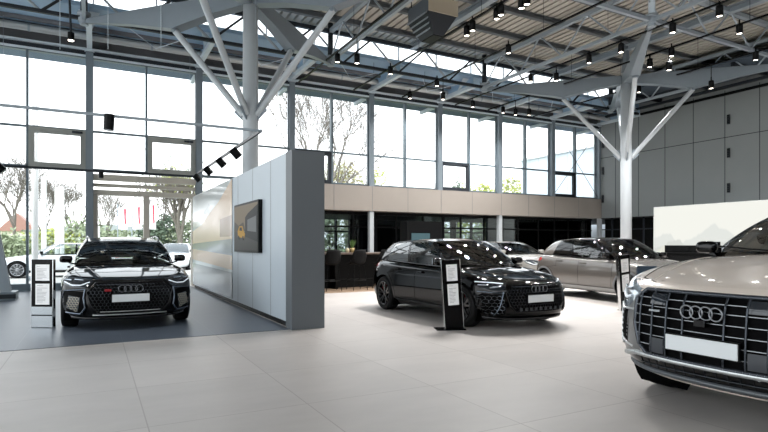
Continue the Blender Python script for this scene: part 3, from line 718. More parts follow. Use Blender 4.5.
t = thing('glass_jar', 'small pale jar on the bar table left of the potted plant', 'jar', (px_ - 0.16, 14.95, 1.07))
MB().lathe([(0.0, 0), (0.055, 0), (0.055, 0.1), (0.04, 0.13), (0, 0.13)], (0, 0, 0), 'z', 16, closed=False).build('jar_body', mat('jar_cream', (190, 180, 150), 0.4), t)
MB().lathe([(0.0, 0.13), (0.045, 0.13), (0.045, 0.15), (0, 0.15)], (0, 0, 0), 'z', 16, closed=False).build('jar_lid', M_chrome, t)
# dark display block behind the hatchback roof
r = (425 - 384) / F; Yb = 16.6; Xb = Yb * (SN + r * CS) / (CS - r * SN)
t = thing('monitor_cabinet', 'black cabinet with a dark bluish monitor behind the black hatchback', 'cabinet', (Xb, Yb, 0.0))
MB().box(-0.75, 0.75, 0, 0.5, 0, 2.15).build('cabinet_body', M_black, t)
MB().box(-0.58, 0.2, -0.02, 0, 1.0, 1.72).build('monitor', mat('monitor_teal', (62, 84, 90), 0.15), t)
mb = MB(); mb.box(-0.62, 0.24, -0.012, 0, 1.72, 1.76); mb.box(-0.62, -0.58, -0.012, 0, 1.0, 1.72); mb.box(0.2, 0.24, -0.012, 0, 1.0, 1.72); mb.build('monitor_frame', M_satin, t)
# ================================================================== cars (front at x=0, rear at x=L, z up)
def bspl(C, nr, nc):
    "uniform cubic B-spline sheet through rows (clamped) and columns (mirrored at y=0 at both ends)"
    C = np.asarray(C, float); R, K, _ = C.shape; mir = np.array([1, -1, 1.0])
    P = np.empty((R, K + 2, 3)); P[:, 1:-1] = C; P[:, 0] = C[:, 1] * mir; P[:, -1] = C[:, -2] * mir
    Q = np.empty((R + 2, K + 2, 3)); Q[1:-1] = P; Q[0] = 2 * P[0] - P[1]; Q[-1] = 2 * P[-1] - P[-2]
    def basis(t): return np.array([(1 - t) ** 3, 3 * t ** 3 - 6 * t ** 2 + 4, -3 * t ** 3 + 3 * t ** 2 + 3 * t + 1, t ** 3]) / 6
    us = [(i, k / nr) for i in range(R - 1) for k in range(nr)] + [(R - 2, 1.0)]
    vs = [(j, k / nc) for j in range(K - 1) for k in range(nc)] + [(K - 2, 1.0)]
    A_ = np.zeros((len(us), R + 2)); B_ = np.zeros((len(vs), K + 2))
    for a, (i, t) in enumerate(us): A_[a, i:i + 4] = basis(t)
    for b, (j, t) in enumerate(vs): B_[b, j:j + 4] = basis(t)
    return np.einsum('ai,ijk,bj->abk', A_, Q, B_), [i + t for i, t in us], [j + t for j, t in vs]
def interp(x, tab):
    return float(np.interp(x, [p[0] for p in tab], [p[1] for p in tab]))
def dense_poly(pts, step):
    out = []
    for i in range(len(pts)):
        a = Vector(pts[i]); b = Vector(pts[(i + 1) % len(pts)]); n = max(1, int((b - a).length / step))
        out += [a.lerp(b, k / n) for k in range(n)]
    return out
def inside(p, poly):
    c = False; n = len(poly)
    for i in range(n):
        a, b = poly[i], poly[(i + 1) % n]
        if (a[1] > p[1]) != (b[1] > p[1]) and p[0] < (b[0] - a[0]) * (p[1] - a[1]) / (b[1] - a[1]) + a[0]: c = not c
    return c
class Car:
    def __init__(s, P):
        s.P = P; s.L = P['L']; s.W = P['W'] / 2; s.t = None
        s.cage()
    def ztop(s, x): return interp(x, s.P['belt'])
    def zhood(s, x): return interp(x, s.P['hood'])
    def cage(s):
        P = s.P; L, W = s.L, s.W; fa, ra = P['fa'], P['ra']
        cols = [('f', 0.0), ('f', 0.36), ('f', 0.70), ('f', 0.91), ('s', 0.46), ('s', fa - 0.12), ('s', fa + 0.32), ('s', fa + 0.75), ('s', (fa + ra) / 2), ('s', ra - 0.75), ('s', ra - 0.32),
                ('s', ra + 0.1), ('s', L - 0.42), ('r', 0.9), ('r', 0.68), ('r', 0.35), ('r', 0.0)]
        planw = {4: 0.968, 5: 1.0, 6: 0.995, 7: 0.965, 8: 0.96, 9: 0.97, 10: 0.998, 11: 1.0, 12: 0.965}
        fx = P['fx']; rx = P['rx']; zr = P['zr']; wf = P['wf']    # seven rows each
        C = []
        nose = P.get('nose', (0, 0.02, 0.09, 0.27)); tail = (0.24, 0.08, 0.02, 0.0)
        # top rows x targets
        for r in range(7):
            row = []
            for i, (k, v) in enumerate(cols):
                if k == 'f': x = fx[r] + nose[i]; y = v * W * min(1, wf[r] + 0.02)
                elif k == 'r': x = L - rx[r] - tail[i - 13]; y = v * W * wf[r]
                else:
                    x = v; y = W * wf[r] * planw[i]
                    if i == 4: x = v + fx[r] * 0.6
                    if i == 12: x = v - rx[r] * 0.5
                zt = s.ztop(x)
                if r <= 3: z = zr[r] + (P.get('rock', 0.0) if k == 's' and 5 <= i <= 11 and r < 2 else 0)
                else:
                    g = (zr[r] - zr[3]) / (zr[6] - zr[3]); z = zr[3] + (zt - zr[3]) * g
                if r == 0: y *= 0.9
                row.append((x, y, z))
            C.append(row)
        t8 = [0.62, 0.64, 0.70, 0.80, 0.92, 1.05, 1.32]; t9 = [0.98, 1.0, 1.05, 1.12, 1.20, 1.3, 1.5]
        r8 = []; r9 = []; xf = fx[6]
        for i, (k, v) in enumerate(cols):
            if i < 7: x8 = xf + (t8[i] - 0.25) * P.get('hs', 1.0); x9 = xf + (t9[i] - 0.25) * P.get('hs', 1.0)
            elif k == 's': x8 = x9 = v
            else: x8 = L - 0.45 - 0.12 * (3 - (i - 13)) / 3 * 0 - [0.12, 0.1, 0.04, 0][i - 13]; x9 = L - 0.7 - [0.1, 0.06, 0.03, 0][i - 13]
            y7 = C[6][i][1]
            if i == 12: x8 -= 0.1; x9 -= 0.5
            r8.append((x8, y7 * 0.62, s.zhood(x8) - P.get('crown', 0.02) * 0.4 * (1 if i > 1 else 0.3))); r9.append((x9, 0.0, s.zhood(x9)))
        C += [r8, r9]
        s.nr, s.nc = 6, 10
        s.G, s.ru, s.cv = bspl(C, s.nr, s.nc)
        # raw mesh for draping
        R, K, _ = s.G.shape; v = s.G.reshape(-1, 3); faces = []
        for a in range(R - 1):
            for b in range(K - 1): faces.append((a * K + b, a * K + b + 1, (a + 1) * K + b + 1, (a + 1) * K + b))
        s.faces = faces; s.R, s.K = R, K
        vv = [Vector(p) for p in v] + [Vector((p[0], -p[1], p[2])) for p in v]
        n = len(v); ff = faces + [tuple(n + i for i in f[::-1]) for f in faces]
        s.bvh = BVHTree.FromPolygons(vv, ff)
    def hit(s, view, a, b):
        if view == 'front': o = Vector((-1, a, b)); d = Vector((1, 0, 0))
        elif view == 'rear': o = Vector((s.L + 1, a, b)); d = Vector((-1, 0, 0))
        elif view == 'top': o = Vector((a, b, 3)); d = Vector((0, 0, -1))
        elif view == 'left': o = Vector((a, -3, b)); d = Vector((0, 1, 0))
        else: o = Vector((a, 3, b)); d = Vector((0, -1, 0))
        h = s.bvh.ray_cast(o, d)
        return h[0], h[1]
    def drape(s, view, pts, off=0.004, thick=0.0, step=0.035, mb=None, mi=0):
        mb = mb or MB(); pl = dense_poly([Vector((p[0], p[1], 0)) for p in pts], step); pl2 = [Vector((p.x, p.y)) for p in pl]
        xs = [p.x for p in pl2]; ys = [p.y for p in pl2]; ip = []
        x = min(xs) + step / 2
        while x < max(xs):
            y = min(ys) + step / 2
            while y < max(ys):
                q = Vector((x, y))
                if inside(q, pl2) and min((q - e).length for e in pl2) > step * 0.45: ip.append(q)
                y += step
            x += step
        allp = pl2 + ip; n = len(pl2)
        res = delaunay_2d_cdt(allp, [(i, (i + 1) % n) for i in range(n)], [], 1, 1e-5)
        V2, Fc = res[0], res[2]
        out = []; last = None
        for p in V2:
            h, nn = s.hit(view, p.x, p.y)
            if h is None: out.append(None); continue
            if view == 'front': h = h + Vector((-1, 0, 0)) * off
            elif view == 'rear': h = h + Vector((1, 0, 0)) * off
            elif view == 'top': h = h + Vector((0, 0, 1)) * off
            elif view == 'left': h = h + Vector((0, -1, 0)) * off
            else: h = h + Vector((0, 1, 0)) * off
            out.append(h)
        fs = [f for f in Fc if all(out[i] is not None for i in f)]
        vs = [o or Vector((0, 0, 0.3)) for o in out]
        used = sorted({i for f in fs for i in f}); mp = {o: k for k, o in enumerate(used)}
        mb.add([vs[i] for i in used], [tuple(mp[i] for i in f) for f in fs], mi, True)
        return mb
    def line(s, view, pts, r=0.004, off=0.0, seg=5, step=0.06, mb=None, mi=0):
        mb = mb or MB(); pr = None
        for i in range(len(pts) - 1):
            a = Vector((pts[i][0], pts[i][1], 0)); b = Vector((pts[i + 1][0], pts[i + 1][1], 0)); n = max(1, int((b - a).length / step))
            for k in range(n + (i == len(pts) - 2)):
                q = a.lerp(b, k / n); h, nn = s.hit(view, q.x, q.y)
                if h is None: pr = None; continue
                o = {'front': (-1, 0, 0), 'rear': (1, 0, 0), 'top': (0, 0, 1), 'left': (0, -1, 0), 'right': (0, 1, 0)}[view]
                h = h + Vector(o) * off
                if pr is not None: mb.tube(pr, h, r, seg, mi, caps=False)
                pr = h
        return mb

def sym(pts): return [(-a, b) for a, b in pts][::-1]
def arch_cut(verts, faces, wheels, W, R):
    V = [Vector(p) for p in verts]; ins = [None] * len(V)
    for i, p in enumerate(V):
        if abs(p.y) > 0.5 * W:
            for (wx, wz) in wheels:
                if (p.x - wx) ** 2 + (p.z - wz) ** 2 < R * R and p.z < wz + R: ins[i] = (wx, wz)
    keep = []
    for f in faces:
        k = sum(1 for i in f if ins[i])
        if k == len(f): continue
        keep.append(f)
        for i in f:
            if ins[i]:
                wx, wz = ins[i]; d = Vector((V[i].x - wx, 0, V[i].z - wz)); l = max(d.length, 1e-5); V[i].x = wx + d.x / l * R; V[i].z = wz + d.z / l * R
    return V, keep

def make_wheel(parent, wx, y, wz, R, sd, style, rim_m, caliper, w=0.24):
    "one wheel, sd=-1/+1 the side it faces"
    tire = MB(); rr = R * 0.72
    pr = [(rr, -w / 2 + 0.02), (R * 0.86, -w / 2), (R * 0.965, -w / 2 + 0.012), (R, -w / 2 + 0.045), (R, w / 2 - 0.045), (R * 0.965, w / 2 - 0.012), (R * 0.86, w / 2), (rr, w / 2 - 0.02)]
    tire.lathe(pr, (0, 0, 0), 'y', 48)
    t = tire.build('wheel', M_tire, parent); t.location = (wx, y, wz)
    f = sd * w / 2
    mb = MB(); mb.lathe([(rr + 0.004, f - sd * 0.02), (rr, f - sd * 0.005), (rr - 0.02, f - sd * 0.01), (rr - 0.035, f - sd * 0.06), (rr - 0.035, -f), (rr + 0.004, -f)], (0, 0, 0), 'y', 48)
    mb.lathe([(0.0, f - sd * 0.03), (0.045, f - sd * 0.03), (0.075, f - sd * 0.055), (0.075, f - sd * 0.09), (0.0, f - sd * 0.09)], (0, 0, 0), 'y', 24, closed=False)
    n = {'ten': 10, 'five': 5, 'seven': 7}[style]
    for k in range(n):
        a = 2 * PI * k / n + 0.3
        def pt(r, an, dy): return Vector((r * math.cos(an), f - sd * dy, r * math.sin(an)))
        if style == 'ten':
            mb.bar(pt(0.06, a, 0.05), pt(rr - 0.01, a + 0.05, 0.02), 0.028, 0.022, up=(0, 1, 0)); mb.bar(pt(rr * .55, a, 0.03), pt(rr - 0.01, a - 0.16, 0.02), 0.014, 0.018, up=(0, 1, 0))
        else:
            for e in (-1, 1): mb.bar(pt(0.05, a + 0.1 * e, 0.05), pt(rr - 0.01, a + 0.21 * e, 0.02), 0.034, 0.024, up=(0, 1, 0))
    mb.build('rim', rim_m, t)
    MB().lathe([(0.06, f - sd * 0.13), (rr * 0.82, f - sd * 0.13), (rr * 0.82, f - sd * 0.155), (0.06, f - sd * 0.155)], (0, 0, 0), 'y', 32, smooth=False).build('brake_disc', M_disc, t)
    mb = MB(); n_ = 8
    for k in range(n_):
        a0 = 0.5 + k * 0.11; a1 = a0 + 0.11; r0, r1 = rr * 0.56, rr * 0.9
        P8 = [(r * math.cos(a), yy, r * math.sin(a)) for a in (a0, a1) for r in (r0, r1) for yy in (f - sd * 0.075, f - sd * 0.125)]
        mb.add(P8, [(0, 1, 3, 2), (4, 6, 7, 5), (0, 4, 5, 1), (2, 3, 7, 6), (0, 2, 6, 4), (1, 5, 7, 3)])
    mb.build('brake_caliper', caliper, t)
    return t

M_tire = mat('tyre_rubber', (13, 13, 14), 0.7, spec=0.2); M_disc = mat('brake_disc', (120, 122, 124), 0.35, 1.0)
M_rimb = mat('black_rim', (10, 10, 12), 0.25, 0.0, coat=0.3, spec=0.2); M_rims = mat('silver_rim', (170, 172, 176), 0.25, 0.8)
M_red = mat('caliper_red', (150, 22, 34), 0.35); M_calg = mat('caliper_grey', (60, 62, 64), 0.4)
M_carglass = glass_mat('car_glass', (0.80, 0.85, 0.85), 1.85); M_carglass2 = glass_mat('privacy_glass', (0.16, 0.17, 0.18), 1.5)
M_trim = mat('gloss_black_trim', (5, 5, 6), 0.08, coat=0.25, spec=0.25); M_mesh = mat('grille_mesh', (66, 69, 73), 0.2, 0.9); M_void = mat('dark_opening', (3, 3, 4), 0.6, spec=0.05)  # void black: flat sheets painted as the shaded depth of uncut openings
M_plate = mat('plate_white', (214, 218, 220), 0.5); M_led = mat('led_strip', (225, 232, 240), 0.2, emit=0.12); M_lampg = mat('headlight_glass', (34, 38, 44), 0.06, coat=0.6, spec=0.3)
M_lampc = mat('headlight_chrome', (170, 176, 184), 0.12, 1.0); M_tail = mat('tail_lamp_red', (150, 20, 24), 0.15, coat=0.8); M_under = mat('underbody', (5, 5, 5), 0.9, spec=0.05)
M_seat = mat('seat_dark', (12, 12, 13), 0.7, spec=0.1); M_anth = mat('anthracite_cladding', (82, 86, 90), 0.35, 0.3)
M_silver = mat('bumper_silver', (190, 193, 194), 0.28, 0.7)

def build_car(name, label, loc, rz, P):
    c = Car(P); L, W = c.L, c.W; t = thing(name, label, 'car', loc, rz, P.get('group')); c.t = t
    paint = P['paint']; R = P['R']; RA = R + 0.045; fa, ra = P['fa'], P['ra']; wz = R
    wheels = [(fa, wz), (ra, wz)]; low = P.get('low', False)
    # ---- body sheet, split in body, hood and doors
    G = c.G.reshape(-1, 3); n = len(G); K = c.K
    V = [Vector(p) for p in G]; Vc, keep = arch_cut(V, c.faces, wheels, W, RA)
    d0, d1, d2 = P['doors']
    def cat(f, sd):
        cx = sum(G[i][0] for i in f) / 4; r = c.ru[f[0] // K]
        x4 = G[f[0]][0]
        if r >= 6.0 and cx < P['cowl'] + 0.25: return 'hood'
        if 1.0 < r < 6.0 and 5.5 < c.cv[f[0] % K] < 12:
            if d0 <= cx < d1: return 'front_door'
            if d1 <= cx < d2 and (cx - ra) ** 2 + (sum(G[i][2] for i in f) / 4 - wz) ** 2 > (RA + 0.06) ** 2: return 'rear_door'
        return 'body'
    groups = {}
    for sd in (1, -1):
        for f in keep:
            k = cat(f, sd)
            if low: k = 'body'
            key = (k, 0 if k in ('body', 'hood') else sd)
            g = groups.setdefault(key, MB()); g.__dict__.setdefault('raw', []).append((f, sd))
    for (k, sd), g in groups.items():
        idx = {}
        vs = []; fs = []
        for f, s_ in g.raw:
            ff = []
            for i in f:
                p = Vc[i]; y = p.y
                key = (i, s_ if abs(y) > 1e-4 else 0)
                if key not in idx: idx[key] = len(vs); vs.append((p.x, y * s_, p.z))
                ff.append(idx[key])
            fs.append(tuple(ff) if s_ > 0 else tuple(ff[::-1]))
        mm = P.get('hood_mat', paint) if k == 'hood' else paint
        o = MB().add(vs, fs, 0, True).build(k, mm, t, fixn=True)
        if k.endswith('door') and not low:
            xx = (d1 if k == 'front_door' else d2 + 0.02) - 0.16; zz = c.ztop(xx) - 0.13
            h, _ = c.hit('right' if sd > 0 else 'left', xx, zz)
            if h is not None:
                mb = MB(); y = h.y + sd * 0.03; mb.bar((xx - 0.1, y, zz), (xx + 0.1, y, zz), 0.018, 0.03); mb.bar((xx - 0.1, h.y - sd * 0.01, zz), (xx - 0.1, y, zz), 0.02, 0.025); mb.bar((xx + 0.1, h.y - sd * 0.01, zz), (xx + 0.1, y, zz), 0.02, 0.025)
                mb.build('door_handle', P.get('handle', paint), o)
    # ---- underside and wheel wells
    mb = MB(); zb = P['zr'][0] + 0.015
    mb.box(fa + RA - 0.02, ra - RA + 0.02, -W * 0.8, W * 0.8, zb, 0.5); mb.box(P['fx'][1] + 0.3, fa - RA, -W * 0.66, W * 0.66, zb, 0.5); mb.box(ra + RA, L - P['rx'][1] - 0.3, -W * 0.66, W * 0.66, zb + 0.02, 0.5)
    mb.box(fa - RA, fa + RA, -W * 0.52, W * 0.52, zb, 0.5); mb.box(ra - RA, ra + RA, -W * 0.52, W * 0.52, zb, 0.5)
    for wx in (fa, ra):
        for sd in (-1, 1):
            pts = [(RA + 0.003, W * 0.955 * sd), (RA + 0.003, W * 0.5 * sd), (0.0, W * 0.5 * sd)]
            sub = MB(); sub.lathe([(RA + 0.003, W * 0.93 * sd), (RA + 0.003, W * 0.5 * sd), (0.05, W * 0.5 * sd)], (wx, 0, wz), 'y', 32, closed=False)
            v2 = sub.v; f2 = [f for f in sub.f if min(v2[i][2] for i in f) > 0.2 * wz]
            mb.add(v2, f2, 0, True)
    mb.build('underbody', M_under, t)
    # ---- wheels
    for wx in (fa, ra):
        for sd in (-1, 1):
            make_wheel(t, wx, sd * (W * P.get('wout', 0.985) - 0.12), wz, R, sd, P.get('rims', 'ten'), P.get('rim_mat', M_rimb), P.get('caliper', M_calg))
    # arch mouldings
    if P.get('arch'):
        for wx in (fa, ra):
            for view in ('left', 'right'):
                ring = []
                for k in range(19): a = PI * (-0.08 + 1.16 * k / 18); ring.append((wx + (RA + 0.055) * math.cos(a), wz + (RA + 0.055) * math.sin(a)))
                inner = []
                for k in range(19): a = PI * (-0.08 + 1.16 * k / 18); inner.append((wx + (RA + 0.001) * math.cos(a), wz + (RA + 0.001) * math.sin(a)))
                c.drape(view, ring + inner[::-1], 0.008, step=0.04).build('wheel_arch_trim', P['arch'], t)
    # sill
    for view, sd in (('left', -1), ('right', 1)):
        zz = P['zr'][0] + 0.02 + P.get('rock', 0)
        c.drape(view, [(fa + RA + 0.03, zz), (ra - RA - 0.03, zz), (ra - RA - 0.02, zz + 0.1), (fa + RA + 0.02, zz + 0.1)], 0.012, step=0.05).build('side_sill', P.get('sill', M_trim), t)
    # ---- greenhouse
    xw, xh, xr, xe = P['xw'], P['xh'], P['xr'], P['xe']; H = P['H']; yb = P.get('yb', 0.845) * W; yr = P.get('yr', 0.66) * W
    xa = xw + P.get('wa', 0.28); xha = xh + 0.12; xra = xr - 0.12; xea = xe - 0.2
    zro = lambda x: interp(x, P['roof'])
    NS = [(0, 14), (1, 2), (2, 22), (3, 2), (4, 12)]
    B = []; T = []; kind = []
    def add(b, r, k): B.append(Vector(b)); T.append(Vector(r)); kind.append(k)
    def zbelt(x, y):
        return c.ztop(x) - 0.012 if y > yb * 0.97 else max(c.ztop(x), c.zhood(x)) - 0.012
    m = 14
    for i in range(m + 1):
        u = i / m; y0_ = u * (yb - 0.03); x0_ = xw + (xa - xw) * u ** 2.2; y1_ = u * (yr - 0.02); x1_ = xh + (xha - xh) * u ** 2.2
        add((x0_, y0_, zbelt(x0_, y0_)), (x1_, y1_, zro(x1_) - P.get('rc', 0.035) * u * u), 'w')
    pA = P.get('pillars', (0.07, 0.07, 0.30)) # widths: A, B, C
    side = 40
    xs0, xs1 = xa + 0.05, xea; xt0, xt1 = xha + 0.03, xra
    brk = P.get('bpillar', 0.47)
    for i in range(side + 1):
        u = i / side; x0_ = xs0 + (xs1 - xs0) * u; x1_ = xt0 + (xt1 - xt0) * u
        narrow = 1 - P.get('taper', 0.09) * max(0, (u - 0.45) / 0.55) ** 2
        nf = 1 - 0.05 * max(0, (0.25 - u) / 0.25) ** 2
        um = u
        k = 's1' if um < brk - 0.018 else ('b' if um < brk + 0.022 else ('s2' if um < P.get('cpil', 0.86) else 'c'))
        if i == 0: k = 'a'
        add((x0_, yb * narrow * nf, zbelt(x0_, yb)), (x1_, yr * narrow, zro(x1_) - P.get('rc', 0.035)), k)
    for i in range(m + 1):
        u = 1 - i / m; nw = 1 - P.get('taper', 0.09)
        y0_ = u * (yb * nw - 0.05); x0_ = xe - (xe - xea) * u ** 2.5; y1_ = u * (yr * nw - 0.04); x1_ = xr - (xr - xra) * u ** 2.5
        add((x0_, y0_, zbelt(x0_, y0_)), (x1_, y1_, zro(x1_) - P.get('rc', 0.035) * u * u), 'r' if i else 'c')
    nv = 14; N = len(B)
    def S_(i, v, off=0.0):
        b, r = B[i], T[i]; p = b.lerp(r, v); d = (r - b); 
        o = Vector((0, 0, 0)); bl = P.get('bulge', 0.035) * 4 * v * (1 - v)
        a_ = B[max(0, i - 1)] - B[min(N - 1, i + 1)]; nrm = a_.cross(d)
        if nrm.length > 1e-6: nrm.normalize()
        if nrm.z < 0: nrm = -nrm
        return p + nrm * (bl + off)
    vv = [0, 0.045] + [0.045 + (0.93 - 0.045) * k / 11 for k in range(1, 12)] + [0.965, 1.0]
    nv = len(vv) - 1
    frame, black, glassW, glassR = MB(), MB(), MB(), MB(); sideg = {}
    for sd in (1, -1):
        for i in range(N - 1):
            k = kind[i]
            if kind[i] == 'w' and kind[i + 1] != 'w': k = 'a'
            for j in range(nv):
                q = [S_(i, vv[j]), S_(i + 1, vv[j]), S_(i + 1, vv[j + 1]), S_(i, vv[j + 1])]
                q = [Vector((p.x, p.y * sd, p.z)) for p in q]
                edge = j == 0 or j >= nv - 2
                if k == 'a' and P.get('a_black'): tgt = black
                elif k in ('a', 'c'): tgt = frame
                elif k == 'b': tgt = black
                elif k == 'w': tgt = black if edge else glassW
                elif k == 'r': tgt = frame if edge else glassR
                else:
                    tgt = (black if j < nv - 1 else frame) if edge else sideg.setdefault((k, sd), MB())
                q = q if sd > 0 else q[::-1]
                tgt.add(q, [(0, 1, 2, 3)], 0, True)
    def weld(o):
        bm = bmesh.new(); bm.from_mesh(o.data); bmesh.ops.remove_doubles(bm, verts=bm.verts, dist=0.0006); bmesh.ops.recalc_face_normals(bm, faces=bm.faces); bm.to_mesh(o.data); bm.free(); return o
    # roof cap
    cap = MB(); nrf = 8
    for sd in (1, -1):
        for i in range(N - 1):
            for j in range(nrf):
                qs = []
                for ii, ww in ((i, j / nrf), (i + 1, j / nrf), (i + 1, (j + 1) / nrf), (i, (j + 1) / nrf)):
                    r = T[ii]; xc = min(max(r.x, xh + 0.45), xr - 0.45); x = r.x + (xc - r.x) * ww; y = r.y * (1 - ww)
                    ye = yr; z = zro(x) - P.get('rc', 0.035) * (y / ye) ** 2
                    if ww == 0: z = r.z
                    qs.append(Vector((x, y * sd, z)))
                cap.add(qs if sd > 0 else qs[::-1], [(0, 1, 2, 3)], 0, True)
    weld(cap.build('roof', P.get('roof_mat', paint), t))
    fr = weld(frame.build('window_frame', P.get('frame_mat', paint), t)); weld(black.build('pillar_trim', M_trim, t))
    ws = weld(glassW.build('windscreen', M_carglass, t)); weld(glassR.build('rear_window', P.get('back_glass', M_carglass2), t))
    for (k, sd), g in sideg.items(): weld(g.build('side_window', M_carglass if k == 's1' else P.get('rear_glass', M_carglass), t))
    # silver or black moulding around the windows
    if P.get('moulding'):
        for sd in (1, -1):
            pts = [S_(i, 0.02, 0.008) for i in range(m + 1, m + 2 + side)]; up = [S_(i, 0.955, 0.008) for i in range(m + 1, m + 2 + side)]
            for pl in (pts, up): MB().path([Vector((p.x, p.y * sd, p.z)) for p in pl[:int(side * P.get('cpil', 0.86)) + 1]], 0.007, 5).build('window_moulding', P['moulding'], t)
    if P.get('rails'):
        for sd in (1, -1):
            pts = [T[i] + Vector((0, 0, 0)) for i in range(m + 3, m + 1 + side, 3)]
            pts = [Vector((p.x, (p.y - 0.03) * sd, p.z + 0.045)) for p in pts]
            mb = MB(); mb.path(pts, 0.014, 8); a = pts[0]; b = pts[-1]
            mb.tube(a, a + Vector((-0.08, 0, -0.05)), 0.014, 8); mb.tube(b, b + Vector((0.08, 0, -0.05)), 0.014, 8)
            mb.build('roof_rail', P['rails'], t)
    # ---- mirrors
    for sd in (1, -1):
        x = xa + P.get('mx', 0.12); z = c.ztop(xa) + 0.07; y = W * 0.93
        mb = MB(); nu, nv_ = 16, 10; vs = []; fs = []
        for a in range(nu):
            for b in range(nv_ + 1):
                th = 2 * PI * a / nu; ph = -PI / 2 + PI * b / nv_
                sg = lambda v, e: math.copysign(abs(v) ** e, v)
                vs.append((x + 0.065 * sg(math.cos(ph), .6) * sg(math.cos(th), .6), sd * (y + 0.02) + 0.10 * sg(math.cos(ph), .6) * sg(math.sin(th), .7), z + 0.03 + 0.062 * sg(math.sin(ph), .7)))
        for a in range(nu):
            for b in range(nv_): fs.append((a * (nv_ + 1) + b, ((a + 1) % nu) * (nv_ + 1) + b, ((a + 1) % nu) * (nv_ + 1) + b + 1, a * (nv_ + 1) + b + 1))
        mb.add(vs, fs, 0, True); mr = mb.build('side_mirror', P.get('mirror_mat', M_trim), t)
        mb = MB(); mb.bar((x + 0.01, sd * yb * 0.95, z - 0.06), (x, sd * (y - 0.02), z - 0.03), 0.06, 0.025); mb.build('mirror_arm', M_trim, mr)
        MB().box(x + 0.066, x + 0.079, sd * (y + 0.02) - 0.09, sd * (y + 0.02) + 0.09, z - 0.025, z + 0.085).build('mirror_glass', M_mirror, mr)
    # ---- interior that shows through the glass
    if not low:
        mb = MB(); zb_ = c.ztop(xa)
        mb.box(xw + 0.25, xa + 0.35, -yb * 0.85, yb * 0.85, zb_ - 0.06, zb_ + 0.01); mb.build('dashboard', M_seat, t)
        for sx, sy in ((0, -1), (0, 1), (1, -1), (1, 1)):
            xs_ = (xha + 0.55) if sx == 0 else (xra - 0.75); ys_ = sy * W * 0.4; zb2 = c.ztop(xs_)
            hh = min(H - 0.18, zb2 + (0.24 if sx == 0 else 0.12))
            mb = MB(); mb.prism([(xs_, ys_ - 0.22, zb2 - 0.05), (xs_ + 0.1, ys_ - 0.19, hh - 0.14), (xs_ + 0.1, ys_ + 0.19, hh - 0.14), (xs_, ys_ + 0.22, zb2 - 0.05)], (0.11, 0, 0)); o = mb.build('seat', M_seat, t, bevel=0.02)
            MB().box(xs_ + 0.1, xs_ + 0.2, ys_ - 0.11, ys_ + 0.11, hh - 0.12, hh + (0.03 if sx == 0 else -0.04)).build('headrest', M_seat, o, bevel=0.02)
        mb = MB(); cx, cy, cz = xa + 0.42, -W * 0.4, zb_ + 0.03
        for k in range(20):
            a, b = 2 * PI * k / 20, 2 * PI * (k + 1) / 20
            mb.tube((cx - 0.05 * math.sin(a), cy + 0.18 * math.cos(a), cz + 0.17 * math.sin(a)), (cx - 0.05 * math.sin(b), cy + 0.18 * math.cos(b), cz + 0.17 * math.sin(b)), 0.014, 6)
        mb.box(cx - 0.02, cx + 0.02, cy - 0.16, cy + 0.16, cz - 0.03, cz + 0.03); mb.build('steering_wheel', M_seat, t)
        MB().box(xh + 0.12, xh + 0.15, -0.12, 0.12, H - 0.17, H - 0.1).build('rear_view_mirror', M_seat, t)
        # shut lines
        for view in ('left', 'right'):
            zt1 = lambda x: c.ztop(x) - 0.03
            zs = P['zr'][0] + 0.14 + P.get('rock', 0)
            GP = lambda vw, pp: c.line(vw, pp, 0.0035, 0.001).build('panel_gap', M_void, t)
            GP(view, [(d0, zt1(d0)), (d0 - 0.0, 0.62), (d0 + 0.05, zs), (min(d2, ra - RA - 0.08), zs)]); GP(view, [(d1, zt1(d1)), (d1, zs)])
            pts = [(d2, zt1(d2)), (d2 - 0.02, wz + RA + 0.08)] + [(ra - (RA + 0.07) * math.sin(a), wz + (RA + 0.07) * math.cos(a)) for a in (0.35, 0.6, 0.85, 1.1, 1.35, 1.6)]
            GP(view, pts)
        for sd in (1, -1):
            hw = P.get('hoodw', 0.80) * W
            GP('top', [(P['fx'][6] + 0.1, sd * hw * 0.62), (P['fx'][6] + 0.22, sd * hw * 0.86), (0.75, sd * hw * 0.97), (xa - 0.1, sd * hw)])
        for a, b in ((0.1, 0.5), (-0.5, -0.08)):
            mb = MB(); p = Vector((xw - 0.0, a * W * 1.3, c.zhood(xw) + 0.02)); q = Vector((xw + 0.09, b * W * 1.3, c.zhood(xw) + 0.06)); mb.tube(p, q, 0.008, 6); mb.build('wiper', M_satin, t)
    # rear lamps
    for sd in (1, -1):
        z = c.ztop(L - 0.1) - 0.14; view = 'right' if sd > 0 else 'left'
        mb = MB(); c.drape('rear', [(sd * W * 0.45, z - 0.05), (sd * W * 0.86, z - 0.07), (sd * W * 0.9, z + 0.07), (sd * W * 0.45, z + 0.06)], 0.006, mb=mb)
        c.drape(view, [(L - 0.62, z + 0.02), (L - 0.3, z - 0.06), (L - 0.13, z - 0.06), (L - 0.16, z + 0.07), (L - 0.6, z + 0.07)], 0.005, mb=mb)
        mb.build('tail_lamp', M_tail, t)
    return c

